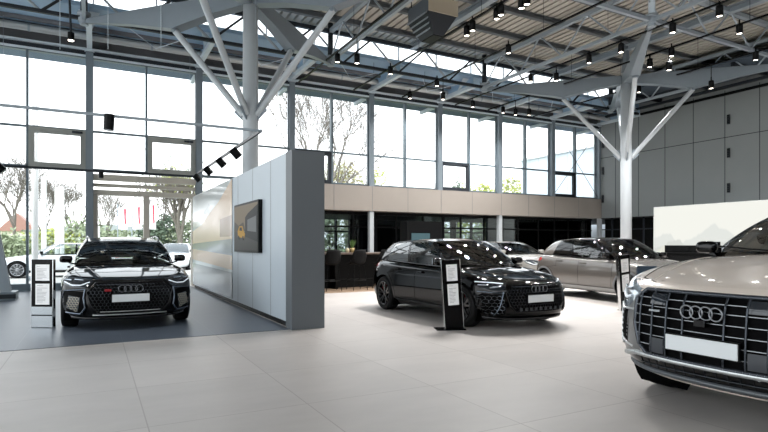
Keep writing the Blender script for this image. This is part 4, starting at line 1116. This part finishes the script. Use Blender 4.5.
def rings(c, z, scale=1.0, off=0.03, m=None, x=None):
    "four linked rings on the grille"
    r = 0.047 * scale; mb = MB(); w = r * 1.52
    h, _ = c.hit('front', 0, z); x0 = (h.x if x is None else x) - off
    for k in (-1.5, -0.5, 0.5, 1.5):
        for i in range(28):
            a, b = 2 * PI * i / 28, 2 * PI * (i + 1) / 28
            mb.tube((x0, k * w + r * math.cos(a), z + r * math.sin(a)), (x0, k * w + r * math.cos(b), z + r * math.sin(b)), 0.0085 * scale, 8, caps=False)
    return mb.build('ring_emblem', m or M_chrome, c.t)
def plate(c, z, y=0.0, off=0.035, h=0.112):
    hp, _ = c.hit('front', 0, z); x = hp.x - off
    o = MB().box(x, x + 0.012, y - 0.26, y + 0.26, z - h / 2, z + h / 2).build('licence_plate', M_plate, c.t, bevel=0.003)
    MB().box(x + 0.008, x + 0.03, y - 0.268, y + 0.268, z - h / 2 - 0.008, z + h / 2 + 0.008).build('plate_holder', M_satin, o)
def honeycomb(c, poly, cell, off=0.004, bar=0.006, depth=0.02, view='front', mb=None, skip=None):
    mb = mb or MB(); xs = [p[0] for p in poly]; ys = [p[1] for p in poly]; seen = set(); w = cell * math.sqrt(3)
    j = 0; y = min(ys)
    while y < max(ys) + cell:
        x = min(xs) + (w / 2 if j % 2 else 0)
        while x < max(xs) + w:
            cor = [(x + cell * math.sin(k * PI / 3), y + cell * math.cos(k * PI / 3)) for k in range(6)]
            for k in range(6):
                a, b = cor[k], cor[(k + 1) % 6]; key = tuple(sorted(((round(a[0], 3), round(a[1], 3)), (round(b[0], 3), round(b[1], 3)))))
                if key in seen: continue
                seen.add(key)
                if not (inside(a, poly) and inside(b, poly)): continue
                if skip and (inside(a, skip) or inside(b, skip)): continue
                pa, _ = c.hit(view, *a); pb, _ = c.hit(view, *b)
                if pa is None or pb is None: continue
                o = Vector((-off - depth / 2, 0, 0)) if view == 'front' else Vector((0, 0, 0))
                mb.bar(pa + o, pb + o, bar, depth, up=(1, 0, 0))
            x += w
        y += cell * 1.5; j += 1
    return mb
# ================================================================== the four show cars
black_paint = mat('black_car_paint', (2, 2, 3), 0.06, 0.0, coat=0.18, spec=0.2)
def frame_loop(c, poly, w, off, m, name, r=0.012):
    mb = MB(); c.line('front', poly + [poly[0]], r, off, 6, 0.04, mb=mb); return mb.build(name, m, c.t)
def headlight(c, poly, leds, m=None):
    for sg in (1, -1):
        p = poly if sg > 0 else sym(poly)
        o = c.drape('front', p, 0.006, step=0.03).build('headlight', m or M_lampg, c.t)
        for k, l in enumerate(leds):
            q = l if sg > 0 else sym(l)
            mb = MB(); c.line('front', q, 0.009 if k == 0 else 0.012, 0.012, 6, 0.03, mb=mb); mb.build('light_strip', M_led if k == 0 else M_lampc, o)
# ---- black estate -------------------------------------------------------
P = dict(L=4.99, W=1.95, H=1.46, R=0.36, fa=0.98, ra=3.91, paint=black_paint, roof_mat=black_paint, cowl=1.35,
         belt=[(0, .74), (.3, .80), (.6, .86), (1.0, .93), (1.6, .965), (2.6, .985), (4.0, 1.02), (4.8, 1.03), (5, 1.0)],
         hood=[(0, .74), (.25, .79), (.7, .89), (1.2, .965), (1.4, .985), (2, .97), (4.8, 1.0), (5, .99)],
         fx=[.10, .03, .02, .05, .07, .11, .20], rx=[.14, .05, .02, .04, .08, .14, .26], zr=[.17, .26, .42, .60, .70, .76, .82], wf=[.90, .955, .985, 1.0, .99, .965, .90],
         doors=(1.42, 2.42, 3.45), xw=1.28, xh=2.15, xr=4.35, xe=4.82, wa=.30, roof=[(2.1, 1.375), (2.35, 1.42), (2.8, 1.46), (3.2, 1.465), (4.0, 1.43), (4.5, 1.37)],
         back_glass=M_carglass, rails=mat('rail_grey', (150, 152, 155), .25, .8), caliper=M_calg, rims='ten', mirror_mat=M_trim, hs=1.05, nose=(0, .03, .12, .34))
M_ring = mat('dark_ring_metal', (96, 98, 102), 0.2, 1.0)
def front_agg(c, gp, cell, plate_z, ring_z, ringscale, inside_m, cell_bar=0.006):
    o = c.drape('front', gp, 0.004, step=0.03).build('radiator_grille', M_void, c.t)
    hp, _ = c.hit('front', 0, plate_z)
    skip = [(-.27, plate_z - .06), (.27, plate_z - .06), (.27, plate_z + .06), (-.27, plate_z + .06)]
    g = honeycomb(c, gp, cell, bar=cell_bar, skip=skip).build('honeycomb_mesh', inside_m, o)
    frame_loop(c, gp, 0.02, 0.012, M_trim, 'grille_frame', 0.014)
    plate(c, plate_z); rings(c, ring_z, ringscale, m=M_ring)
c = build_car('estate_car', 'glossy black estate car seen head-on on the dark slate floor, left of the partition', (0.51, 9.14, 0.006), PI / 2, P)
gp = [(-.47, .735), (.47, .735), (.60, .60), (.55, .40), (.44, .275), (-.44, .275), (-.55, .40), (-.60, .60)]
front_agg(c, gp, 0.030, .50, .64, 1.12, M_mesh)
headlight(c, [(.50, .765), (.60, .66), (.80, .665), (.915, .72), (.93, .80), (.80, .815), (.62, .80)], [[(.56, .745), (.68, .70), (.80, .70), (.90, .75)], [(.64, .775), (.76, .785)], [(.80, .775), (.9, .785)]])
M_bmesh = mat('bright_mesh', (96, 100, 106), .18, 1.0)
M_blade = mat('blade_highlight', (96, 104, 114), 0.12, 0.9)  # grey metal paints in the highlight caught by gloss black blades
M_nest = mat('intake_mesh_tan', (170, 162, 146), .35, .5)
for sg in (1, -1):
    f_ = (lambda p: p) if sg > 0 else sym
    o = c.drape('front', f_([(.63, .60), (.88, .63), (.955, .60), (.955, .38), (.90, .27), (.62, .26), (.585, .34)]), 0.005, step=0.03).build('side_intake', M_void, c.t)
    mp = f_([(.69, .52), (.84, .545), (.88, .36), (.72, .30)])
    c.drape('front', mp, 0.008).build('intake_backing', M_anth, o); honeycomb(c, mp, 0.022, 0.008, 0.006, 0.012).build('intake_mesh', M_nest, o)
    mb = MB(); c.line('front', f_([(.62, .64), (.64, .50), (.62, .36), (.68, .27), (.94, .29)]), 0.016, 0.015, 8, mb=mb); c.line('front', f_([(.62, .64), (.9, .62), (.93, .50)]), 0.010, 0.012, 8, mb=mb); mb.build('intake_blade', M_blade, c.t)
c.line('front', [(-.52, .25), (.52, .25)], 0.010, 0.02, 6).build('lower_grille_bar', M_silver, c.t); c.line('front', [(-.42, .30), (.42, .30)], 0.006, 0.025, 6).build('lower_grille_bar', M_silver, c.t)
mb = MB(); c.line('front', [(-.93, .22), (-.6, .20), (.6, .20), (.93, .22)], 0.022, 0.02, 8, mb=mb); mb.build('front_splitter', M_trim, c.t)
MB().box(.015, .03, .27, .36, .61, .64).build('badge', M_red, c.t)
for sg in (1, -1): c.line('top', [(.32, sg * .40), (.75, sg * .52), (1.25, sg * .62)], 0.012, -0.004, 8).build('hood_crease', black_paint, c.t)

# ---- black hatchback ----------------------------------------------------
P = dict(L=4.39, W=1.85, H=1.44, R=0.335, fa=0.87, ra=3.50, paint=black_paint, roof_mat=black_paint, cowl=1.2,
         belt=[(0, .70), (.3, .76), (.6, .83), (1.0, .90), (1.5, .935), (2.4, .965), (3.4, 1.0), (4.2, 1.02), (4.4, 1.0)],
         hood=[(0, .70), (.25, .76), (.7, .87), (1.1, .94), (1.3, .965), (2, .95), (4.2, .99), (4.4, .98)],
         fx=[.09, .02, .02, .05, .07, .11, .20], rx=[.16, .05, .02, .05, .09, .15, .24], zr=[.16, .24, .40, .58, .68, .74, .80], wf=[.90, .955, .985, 1.0, .985, .955, .89],
         doors=(1.30, 2.33, 3.12), xw=1.10, xh=1.95, xr=3.80, xe=4.20, wa=.30, roof=[(1.9, 1.395), (2.3, 1.435), (2.7, 1.44), (3.4, 1.41), (3.9, 1.35)],
         caliper=M_red, rims='five', nose=(0, .03, .12, .34), rear_glass=glass_mat('side_glass', (.55, .6, .6), 2.5), back_glass=M_carglass, cpil=.84, bpillar=.46, moulding=M_anth, frame_mat=black_paint, taper=.10)  # grey moulding colour stands in for bright reflections on black trim
c = build_car('hatchback_car', 'glossy black hatchback with black wheels, between the bar and the beige hatchback', (6.10, 6.22, 0), PI / 2, P)
gp = [(-.46, .70), (.46, .70), (.58, .58), (.54, .40), (.44, .29), (-.44, .29), (-.54, .40), (-.58, .58)]
front_agg(c, gp, 0.030, .49, .635, 1.05, M_mesh)
headlight(c, [(.50, .735), (.58, .64), (.72, .60), (.86, .66), (.905, .76), (.78, .775), (.62, .75)], [[(.56, .72), (.70, .735), (.86, .745)], [(.62, .68), (.76, .66)], [(.76, .70), (.86, .70)]])
for sg in (1, -1):
    f_ = (lambda p: p) if sg > 0 else sym
    ip = f_([(.62, .54), (.84, .58), (.90, .52), (.89, .36), (.80, .26), (.60, .25), (.585, .36)])
    o = c.drape('front', ip, 0.005, step=0.03).build('side_intake', M_void, c.t); honeycomb(c, ip, 0.034, 0.006, 0.007, 0.014).build('intake_mesh', M_bmesh, o)
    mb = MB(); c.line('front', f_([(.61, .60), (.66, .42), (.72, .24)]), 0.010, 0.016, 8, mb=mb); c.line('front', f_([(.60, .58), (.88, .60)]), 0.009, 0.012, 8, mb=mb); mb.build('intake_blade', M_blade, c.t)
mb = MB(); c.line('front', [(-.90, .21), (-.6, .185), (.6, .185), (.90, .21)], 0.024, 0.025, 8, mb=mb); mb.build('front_splitter', M_trim, c.t)
for k in range(9): MB().box(.01, .03, -.42 + k * .1, -.37 + k * .1, .31, .36).build('lower_grille_vane', M_mesh, c.t)
for sg in (1, -1): c.line('top', [(.34, sg * .38), (.7, sg * .50), (1.1, sg * .60)], 0.012, -0.004, 8).build('hood_crease', black_paint, c.t)

# ---- beige hatchback ----------------------------------------------------
M_bg = mat('greige_car_paint', (88, 84, 80), 0.25, 0.25, coat=0.7)
P = dict(L=4.45, W=1.76, H=1.50, R=0.325, fa=0.83, ra=3.72, a_black=True, paint=M_bg, roof_mat=M_trim, cowl=1.1,
         belt=[(0, .76), (.3, .84), (.6, .90), (1.0, .955), (1.5, .985), (2.4, 1.0), (3.3, 1.04), (3.9, 1.06), (4.1, 1.04)],
         hood=[(0, .76), (.25, .85), (.7, .94), (1.1, 1.0), (1.3, 1.02), (2, 1.0), (4.1, 1.02)],
         fx=[.09, .02, .02, .05, .06, .09, .17], rx=[.14, .04, .02, .04, .07, .12, .22], zr=[.20, .28, .42, .62, .74, .82, .88], wf=[.90, .955, .985, 1.0, .985, .955, .90],
         doors=(1.28, 2.42, 3.25), xw=1.05, xh=1.9, xr=3.8, xe=4.28, wa=.28, roof=[(1.8, 1.445), (2.2, 1.49), (2.8, 1.50), (3.4, 1.465), (3.9, 1.39)],
         caliper=M_calg, rims='ten', cpil=.80, bpillar=.47, moulding=M_trim, arch=mat('grey_cladding', (86, 88, 90), .5), sill=mat('sill_silver', (150, 150, 150), .3, .6), frame_mat=M_bg, taper=.12, rear_glass=M_carglass2, mirror_mat=M_trim)
hd = math.radians(-8)
c = build_car('compact_car', 'greige compact hatchback with a black roof in front of the far tree column', (10.94, 6.94, 0), PI / 2 + hd, P)
gp = [(-.44, .74), (.44, .74), (.56, .60), (.50, .40), (.42, .32), (-.42, .32), (-.50, .40), (-.56, .60)]
front_agg(c, gp, 0.035, .50, .66, 1.0, M_mesh)
headlight(c, [(.50, .80), (.56, .68), (.72, .66), (.83, .72), (.84, .84), (.70, .84)], [[(.56, .70), (.70, .69), (.80, .75)]])
for sg in (1, -1): c.drape('front', (lambda p: p if sg > 0 else sym(p))([(.60, .52), (.80, .56), (.84, .40), (.70, .32), (.58, .36)]), 0.005).build('side_intake', M_void, c.t)

# ---- silver car behind --------------------------------------------------
M_sv = mat('silver_beige_paint', (132, 130, 126), 0.25, 0.3, coat=0.7)
P2 = dict(P); P2.update(paint=M_sv, roof_mat=M_sv, frame_mat=M_sv, arch=None, rear_glass=M_carglass, H=1.43, W=1.80, L=4.4, ra=3.65, xr=3.7, xe=4.2, doors=(1.25, 2.3, 3.1),
          roof=[(1.7, 1.38), (2.1, 1.42), (2.6, 1.43), (3.2, 1.40), (3.8, 1.33)], rims='five', rim_mat=M_rims, mirror_mat=M_sv)
c = build_car('saloon_car', 'silver beige car half hidden behind the black hatchback and the greige one', (12.9, 12.6, 0), PI / 2, P2)
front_agg(c, gp, 0.04, .50, .66, 1.0, M_mesh)
headlight(c, [(.50, .80), (.56, .68), (.72, .66), (.83, .72), (.84, .84), (.70, .84)], [[(.56, .70), (.70, .69), (.80, .75)]])

# ---- large beige car, right ----------------------------------------------
M_q = mat('beige_car_paint', (228, 215, 204), 0.25, 0.1, coat=0.8)
P = dict(L=4.99, W=2.05, H=1.75, R=0.385, fa=0.94, ra=3.93, paint=M_q, roof_mat=M_trim, cowl=1.4,
         belt=[(0, .99), (.3, 1.05), (.6, 1.11), (1.0, 1.17), (1.6, 1.20), (2.6, 1.21), (4.0, 1.24), (4.8, 1.25), (5, 1.22)],
         hood=[(0, .98), (.2, 1.03), (.7, 1.15), (1.2, 1.24), (1.4, 1.27), (2, 1.2), (4.8, 1.22), (5, 1.2)],
         fx=[.12, .04, .0, .02, .03, .05, .12], rx=[.14, .05, .02, .04, .08, .14, .26], zr=[.27, .35, .49, .70, .84, .92, .99], wf=[.90, .95, .98, 1.0, .99, .965, .91],
         doors=(1.42, 2.47, 3.5), xw=1.26, xh=2.18, xr=4.3, xe=4.8, wa=.30, roof=[(2.1, 1.64), (2.7, 1.74), (3.4, 1.74), (4.0, 1.70), (4.5, 1.62)],
         rails=M_trim, caliper=M_calg, rims='seven', rim_mat=M_rims, arch=M_anth, sill=M_anth, nose=(0, .02, .11, .33), frame_mat=M_trim, mirror_mat=M_trim, yb=.84, yr=.64, rear_glass=M_carglass2)
c = build_car('suv_car', 'large beige metallic car with a wide barred grille, cropped at the right edge', (3.84, 2.345, 0), 0.0, P)
# dark lower front, drawn as separate bumper skins
for sg in (1, -1):
    f_ = (lambda p: p) if sg > 0 else sym
    c.drape('front', f_([(.60, .96), (.63, .88), (.64, .70), (.58, .52), (.54, .43), (.93, .36), (.975, .50), (.985, .70), (.975, .84), (.90, .83), (.74, .83), (.64, .93)]), 0.004, step=0.035).build('bumper_cheek', mat('cheek_grey', (112, 113, 114), .3, .35, coat=.6), c.t)
    o = c.drape('front', f_([(.80, .76), (.925, .80), (.94, .56), (.84, .50), (.82, .62)]), 0.008, step=0.03).build('side_intake', M_void, c.t)
    mb = MB()
    for k in range(5): c.line('front', f_([(.81, .55 + k * .045), (.935, .58 + k * .045)]), 0.004, 0.014, 5, mb=mb)
    mb.build('intake_slat', M_mesh, o)
    mb = MB(); c.line('front', f_([(.80, .77), (.93, .81), (.945, .55), (.83, .48)]), 0.012, 0.01, 6, mb=mb); mb.build('intake_surround', M_silver, o)
c.drape('front', [(-.97, .38), (-.60, .44), (.60, .44), (.97, .38), (.94, .31), (-.94, .31)], 0.005, step=0.04).build('lower_bumper', M_trim, c.t)
gp = [(-.52, .965), (.52, .965), (.605, .89), (.615, .70), (.56, .53), (.48, .46), (-.48, .46), (-.56, .53), (-.615, .70), (-.605, .89)]
o = c.drape('front', gp, 0.006, step=0.03).build('radiator_grille', M_void, c.t)
M_bar = mat('grille_bar_dark', (60, 64, 70), 0.25, 0.8); M_barl = mat('grille_bar_light', (150, 154, 158), 0.2, 0.9)
for z in (.54, .615, .69, .765, .84, .905):
    w = interp(z, [(.46, .47), (.53, .55), (.70, .61), (.88, .60), (.965, .52)]) - 0.01
    c.line('front', [(-w, z), (w, z)], 0.0065, 0.02, 6, 0.05).build('horizontal_bar', M_barl, o)
for y in (-.545, -.42, -.29, -.15, .15, .29, .42, .545):
    zl = interp(abs(y), [(0, .47), (.48, .47), (.56, .53), (.61, .7)]); zh = interp(abs(y), [(0, .955), (.52, .955), (.605, .89)])
    c.line('front', [(y, zl), (y, zh)], 0.010, 0.026, 6, 0.06).build('vertical_bar', M_bar, o)
mb = MB(); c.line('front', gp + [gp[0]], 0.018, 0.012, 8, 0.04, mb=mb); mb.build('grille_frame', mat('frame_dark', (64, 68, 74), .25, .6), c.t)
plate(c, .597, off=0.05); rings(c, .835, .98, off=0.05, m=mat('q_ring', (120, 122, 126), .2, 1))
for y in (-.37, .37): c.drape('front', [(y - .07, .86), (y + .07, .86), (y + .07, .945), (y - .07, .945)], 0.034).build('sensor_panel', M_lampg, o)
for y in (-.37, .37): c.drape('front', [(y - .065, .485), (y + .065, .485), (y + .065, .60), (y - .065, .60)], 0.03).build('lower_panel', mat('panel_dark_grey', (46, 50, 56), .35), o)
c.drape('front', [(-.47 + .0, .80), (-.33, .80), (-.33, .82), (-.47, .82)], 0.036).build('badge', M_white, o) if False else None
MB().box(-.0, .012, .33, .42, .806, .822).build('badge', M_barl, o)
MB().box(-.035, .03, -.04, .04, .74, .785).build('camera_pod', M_trim, o)
headlight(c, [(.60, .965), (.62, .90), (.73, .80), (.90, .79), (.965, .90), (.96, 1.03), (.80, 1.03)], [[(.70, .90), (.80, .875), (.93, .93)], [(.72, .955), (.80, .95)], [(.83, .95), (.92, .965)]], mat('headlight_clear', (150, 160, 168), .08, .4, coat=1))
for sg, vw in ((1, 'right'), (-1, 'left')):
    c.drape(vw, [(.10, .80), (.40, .88), (.62, 1.03), (.40, 1.05), (.16, 1.02)], 0.006, step=0.03).build('headlight_side', MATS['headlight_clear'], c.t)
    o2 = c.drape(vw, [(.14, .78), (.34, .76), (.30, .54), (.12, .50)], 0.006, step=0.03).build('side_intake', M_void, c.t)
    mb = MB(); c.line(vw, [(.13, .79), (.36, .77), (.31, .52), (.12, .48)], 0.010, 0.006, 6, mb=mb); mb.build('intake_surround', M_silver, o2)
mb = MB(); c.line('front', [(-.93, .375), (-.60, .445), (.60, .445), (.93, .375)], 0.022, 0.012, 8, mb=mb); mb.build('bumper_strip', M_silver, c.t)
mb = MB(); c.line('front', [(-.92, .335), (-.5, .32), (.5, .32), (.92, .335)], 0.022, 0.012, 8, mb=mb); mb.build('skid_edge', M_anth, c.t)
mb = MB()
for k in range(15): 
    y = -.56 + k * .08; c.line('front', [(y, .35), (y, .42)], 0.005, 0.01, 5, mb=mb)
c.line('front', [(-.57, .375), (.57, .375)], 0.005, 0.01, 5, mb=mb)
mb.build('lower_mesh', M_mesh, c.t)
c.drape('front', [(-.95, .285), (.95, .285), (.95, .33), (-.95, .33)], 0.006, step=0.03).build('bumper_underside', M_trim, c.t)
for y in (-.62, -.36, .36, .62):
    h, _ = c.hit('front', y, .46); mb = MB(); mb.tube(h + Vector((-.012, 0, -.03)), h + Vector((.01, 0, -.03)), .011, 12); mb.build('parking_sensor', M_silver, c.t)
for sg in (1, -1): c.line('top', [(.25, sg * .56), (.8, sg * .66), (1.35, sg * .74)], 0.010, -0.004, 8).build('hood_crease', M_q, c.t)
# ================================================================== outside
M_pave = mat('outdoor_paving', (178, 176, 170), 0.8, noise=0.08, nscale=0.6)
M_grass = mat('grass', (112, 128, 78), 0.9, noise=0.25, nscale=3)
struct(MB().box(-90, 110, D + 0.2, 34, -0.34, -0.04).build('floor_2', M_pave), 'pale paving outside the showroom')
struct(MB().box(-90, 110, 34, 140, -0.34, -0.02).build('floor_3', M_grass), 'grass verge outside')
def outside_x(px, y): r = (px - 384) / F; return y * (SN + r * CS) / (CS - r * SN)
M_wc = mat('white_car_paint', (226, 230, 234), 0.2, coat=0.8); M_dc = mat('dark_blue_car_paint', (48, 56, 70), 0.2, 0.3, coat=0.8)
PW = dict(L=4.75, W=1.82, H=1.42, R=0.33, fa=0.9, ra=3.72, paint=M_wc, roof_mat=M_wc, cowl=1.3, low=True,
         belt=[(0, .72), (.4, .80), (1.0, .88), (1.6, .92), (2.6, .94), (4.0, .97), (4.7, .97)], hood=[(0, .72), (.3, .80), (1.2, .92), (1.5, .94), (4.7, .95)],
         fx=[.09, .02, .02, .05, .07, .11, .20], rx=[.16, .05, .02, .05, .09, .15, .24], zr=[.18, .26, .42, .58, .70, .76, .82], wf=[.90, .955, .985, 1.0, .985, .955, .89],
         doors=(1.4, 2.4, 3.3), xw=1.3, xh=2.15, xr=3.75, xe=4.5, wa=.3, roof=[(2.1, 1.38), (2.5, 1.42), (3.0, 1.42), (3.6, 1.37), (3.9, 1.32)], rims='ten', rim_mat=M_rims, group='cars parked outside')
build_car('parked_car', 'white parked saloon outside the glass, left of the black estate', (outside_x(-7, 26.8), 26.8, -0.04), 0.0, PW)
PW2 = dict(PW); PW2['paint'] = PW2['roof_mat'] = M_wc
build_car('parked_car', 'white parked car outside, right behind the roof of the black estate', (outside_x(170, 29.5), 29.5, -0.04), PI * 0.42, PW2)
PW3 = dict(PW); PW3['paint'] = PW3['roof_mat'] = M_dc
build_car('parked_car', 'dark parked car outside, between the black estate and the partition', (outside_x(186, 33), 33.5, -0.04), PI * 0.45, PW3)
# banners
for i, (px, zc) in enumerate(((123, 0), (137, 0.1), (151.5, 0.2))):
    y = 36.0; x = outside_x(px, y); d = x * SN + y * CS
    z1 = HC + (244 - (207.5 - i * 2)) / F * d; z0 = HC + (244 - 229) / F * d
    t = thing('banner_flag', 'white upright banner with a red stripe outside, %s of the three' % ['leftmost', 'middle', 'rightmost'][i], 'banner', (x, y, -0.02), 0.4, 'banners outside')
    MB().tube((-0.31, 0, 0), (-0.31, 0, z1 + 0.2), 0.03, 8).build('pole', M_steel, t)
    mb = MB(); mb.box(-0.28, 0.28, -0.01, 0.01, z0, z1); f = mb.build('flag', mat('banner_white', (238, 238, 240), 0.7), t)
    mb = MB(); h = z1 - z0; mb.prism([(0.05, -0.013, z0 + h * .95), (0.18, -0.013, z0 + h * .95), (0.16, -0.013, z0 + h * .55), (0.20, -0.013, z0 + h * .28), (0.12, -0.013, z0 + h * .2), (0.08, -0.013, z0 + h * .5)], (0, 0.002, 0)); mb.build('red_stripe', mat('banner_red', (214, 60, 82), 0.6), f)
# white post stumps / bollards and light masts
for i, (px, y, h) in enumerate(((98, 36, 2.4), (44, 31, 4.6), (57, 34, 4.4), (62, 33.5, 4.4), (35, 24, 7.0))):
    t = thing('light_mast', '%s pale post outside between the left window columns' % ['short white', 'slim white', 'twin grey', 'second twin', 'tall'][i], 'post', (outside_x(px, y), y, -0.02), 0)
    MB().tube((0, 0, 0), (0, 0, h), 0.11, 12).build('mast', mat('mast_white', (214, 214, 212), 0.5), t); MB().box(-0.2, 0.2, -0.2, 0.2, 0, 0.12).build('mast_foot', M_steel, t)
# trees
M_bark = mat('bark', (112, 106, 100), 0.9); M_twig = mat('twigs', (138, 126, 112), 0.9); M_lg = mat('foliage_yellow', (150, 158, 84), 0.8); M_dg = mat('foliage_dark', (94, 110, 92), 0.8); M_mg = mat('foliage_mid', (134, 144, 116), 0.8)
def bare_tree(loc, h, seed, label, spread=0.42, depth=6, leaf=None, nleaf=0, thick=0.0115):
    g = random.Random(seed); t = thing('bare_tree', label, 'tree', loc, 0, 'trees outside'); mb = MB(); tips = []
    def br(p, d, l, r, k):
        q = p + d * l; mb.tube(p, q, max(r, 0.011), 6 if k > depth - 3 else 3, 0, r2=max(r * 0.7, 0.009), caps=False)
        if k == 0: tips.append(q); return
        n = 3 if k > 1 else 2
        for i in range(n + (k == depth)):
            a = Vector((g.gauss(0, 1), g.gauss(0, 1), g.gauss(0, .5))).normalized()
            nd = (d + a * spread * g.uniform(0.6, 1.4) + Vector((0, 0, 0.10))).normalized()
            br(p + d * l * g.uniform(0.55, 1.0), nd, l * g.uniform(0.66, 0.86), r * 0.60, k - 1)
    br(Vector((0, 0, 0)), Vector((0, 0, 1)), h * 0.26, h * thick, depth)
    mb.build('branches', M_bark, t)
    if leaf: leaves(t, tips, leaf, nleaf, 0.35, g)
    return t
def leaves(t, pts, m, n, s, g, w=0.09):
    mb = MB()
    for i in range(n):
        p = g.choice(pts) + Vector((g.gauss(0, s), g.gauss(0, s), g.gauss(0, s))); a = Vector((g.gauss(0, 1), g.gauss(0, 1), g.gauss(0, 1))).normalized(); b = a.orthogonal().normalized(); k = w * g.uniform(.6, 1.5)
        mb.add([p - a * k, p + b * k * .6, p + a * k, p - b * k * .6], [(0, 1, 2, 3)])
    mb.build('foliage', m, t, fixn=False)
def bush(loc, rx, h, seed, label, m, n=900, w=0.12, name='leafy_bush', cone=False, zlo=0.0):
    g = random.Random(seed); t = thing(name, label, 'tree' if cone or h > 4 else 'bush', loc, 0, 'trees outside' if h > 4 else 'bushes outside'); pts = []
    for i in range(260):
        z = g.uniform(zlo, 1); rr = rx * ((1 - z) if cone else math.sqrt(max(0.05, 1 - (2 * z - 1) ** 2))) * math.sqrt(g.random()); a = g.uniform(0, 2 * PI); pts.append(Vector((rr * math.cos(a), rr * math.sin(a), z * h)))
    mb = MB(); mb.tube((0, 0, 0), (0, 0, h * 0.7), h * .02, 6)
    for p in pts[::6]: mb.tube((0, 0, p.z * .6), p, .015, 3, caps=False)
    mb.build('trunk', M_bark, t); leaves(t, pts, m, n, rx * .12, g, w); return t
bare_tree((outside_x(318, 36), 36, 0), 15.5, 4, 'big bare tree outside, right of the near tree column', 0.5, 7)
bare_tree((outside_x(350, 48), 48, 0), 12, 14, 'bare tree outside behind the second window bay above the cladding', 0.5, 6, M_lg, 900)
bare_tree((outside_x(14, 42), 42, 0), 9.5, 5, 'bare tree outside at the left edge', 0.5, 6)
bare_tree((outside_x(42, 46), 46, 0), 8.5, 8, 'bare tree outside left of the door, behind the twin posts', 0.5, 6)
bare_tree((outside_x(74, 50), 50, 0), 8.5, 9, 'bare tree outside just left of the entrance door column', 0.5, 6)
bare_tree((outside_x(160, 44), 44, 0), 9.0, 11, 'bare tree outside behind the right door leaf', 0.45, 6, M_dg, 500)
bare_tree((outside_x(180, 40), 40, 0), 8.0, 12, 'thick bare tree outside behind the far end of the partition', 0.35, 6, M_lg, 500, thick=0.03)
bare_tree((outside_x(105, 60), 60, 0), 8.5, 21, 'distant bare tree outside over the left door leaf', 0.45, 6)
bush((outside_x(347, 43), 43, 0), 2.0, 8.2, 30, 'brownish leafy tree outside just right of the partition top', mat('foliage_brown', (128, 122, 84), .8), 1300, name='leafy_tree', zlo=.3, w=.13)
bush((outside_x(376, 42), 42, 0), 2.2, 7.6, 31, 'olive leafy tree outside in the bay right of the partition', M_lg, 1400, name='leafy_tree', zlo=.3)
bush((outside_x(458, 52), 52, 0), 2.8, 8.8, 32, 'dark conifer outside behind the tilted casement window', M_dg, 1500, name='conifer', cone=True, zlo=.2)
bush((outside_x(482, 46), 46, 0), 3.4, 7.4, 33, 'yellow green tree outside in the middle of the facade', M_lg, 2600, name='leafy_tree', zlo=.3, w=.16)
bush((outside_x(511, 46), 46, 0), 2.4, 8.4, 34, 'yellow green tree outside beside the pale building', M_lg, 2200, name='leafy_tree', zlo=.3, w=.16)
bush((outside_x(413, 55), 55, 0), 1.6, 6.4, 35, 'small dark treetop outside in the fourth bay', M_dg, 700, name='conifer', cone=True, zlo=.3)
for i, (px, y, rx, h, m) in enumerate([(5, 40, 2.2, 1.7, M_mg), (30, 41, 2.0, 1.4, M_mg), (55, 42, 2.2, 1.9, M_lg), (84, 42, 2.4, 2.7, M_mg), (112, 44, 2.4, 2.0, M_mg), (152, 43, 1.2, 3.0, M_dg), (170, 44, 1.6, 3.4, M_dg), (189, 43, 1.8, 3.0, M_mg)]):
    bush((outside_x(px, y), y, 0), rx, h, 50 + i, 'leafy green bush outside, %s from the left edge' % ORD[i], m, 1500, .12)
for i, (x, y, rx, h) in enumerate([(12.4, 30, 1.5, 3.0), (17.6, 29.5, 1.4, 2.6), (20.6, 30, 1.4, 2.4), (22.9, 29, 1.2, 2.4)]):
    bush((x, y, 0), rx, h, 80 + i, 'green bush seen through the dark office glazing, %s from the partition' % ORD[i], M_mg, 1500, .12)
# houses
def house(loc, w, dpt, h, wallm, roofm, label, rh=2.5, rz=0.0):
    t = thing('house', label, 'building', loc, rz, None); MB().box(-w / 2, w / 2, 0, dpt, 0, h).build('wall', wallm, t)
    mb = MB(); e = 0.4; mb.prism([(-w / 2 - e, -e, h), (w / 2 + e, -e, h), (0, -e, h + rh)], (0, dpt + 2 * e, 0)); mb.build('roof', roofm, t)
    for k in range(3): f = MB().box(-w / 2 + w * (k + .5) / 3 - .5, -w / 2 + w * (k + .5) / 3 + .5, -0.05, 0.02, 1.4, 2.8).build('window', M_white, t); MB().box(-w / 2 + w * (k + .5) / 3 - .42, -w / 2 + w * (k + .5) / 3 + .42, -0.07, -0.04, 1.5, 2.7).build('pane', M_void, f)
house((outside_x(17, 115), 115, 0), 5.2, 8, 3.6, mat('house_wall', (214, 206, 192), .8), mat('roof_tile_red', (148, 112, 104), .8), 'distant house with a red tiled roof outside at the left', 3.2)
house((outside_x(108, 70), 70, 0), 16, 8, 2.8, mat('hall_wall', (196, 200, 196), .8), mat('hall_roof', (150, 156, 160), .8), 'low pale building outside behind the banners', 0.8)
# pale neighbouring hall, ribbed
t = thing('neighbour_hall', 'large pale windowless hall outside the right end of the facade', 'building', (29.5, 20.0, 0))
MB().box(0, 22, 0, 12.3, -0.1, 7.8).build('wall', mat('pale_hall_wall', (208, 218, 228), .7), t)
mb = MB()
for k in range(9): mb.box(-0.01, 0.0, 0.6 + k * 1.4, 0.63 + k * 1.4, 0, 7.8)
mb.build('panel_joint', mat('joint_grey', (184, 194, 204), .7), t); MB().box(-0.15, 22, -0.15, 12.45, 7.8, 7.95).build('parapet', mat('parapet_white', (224, 228, 232), .6), t)
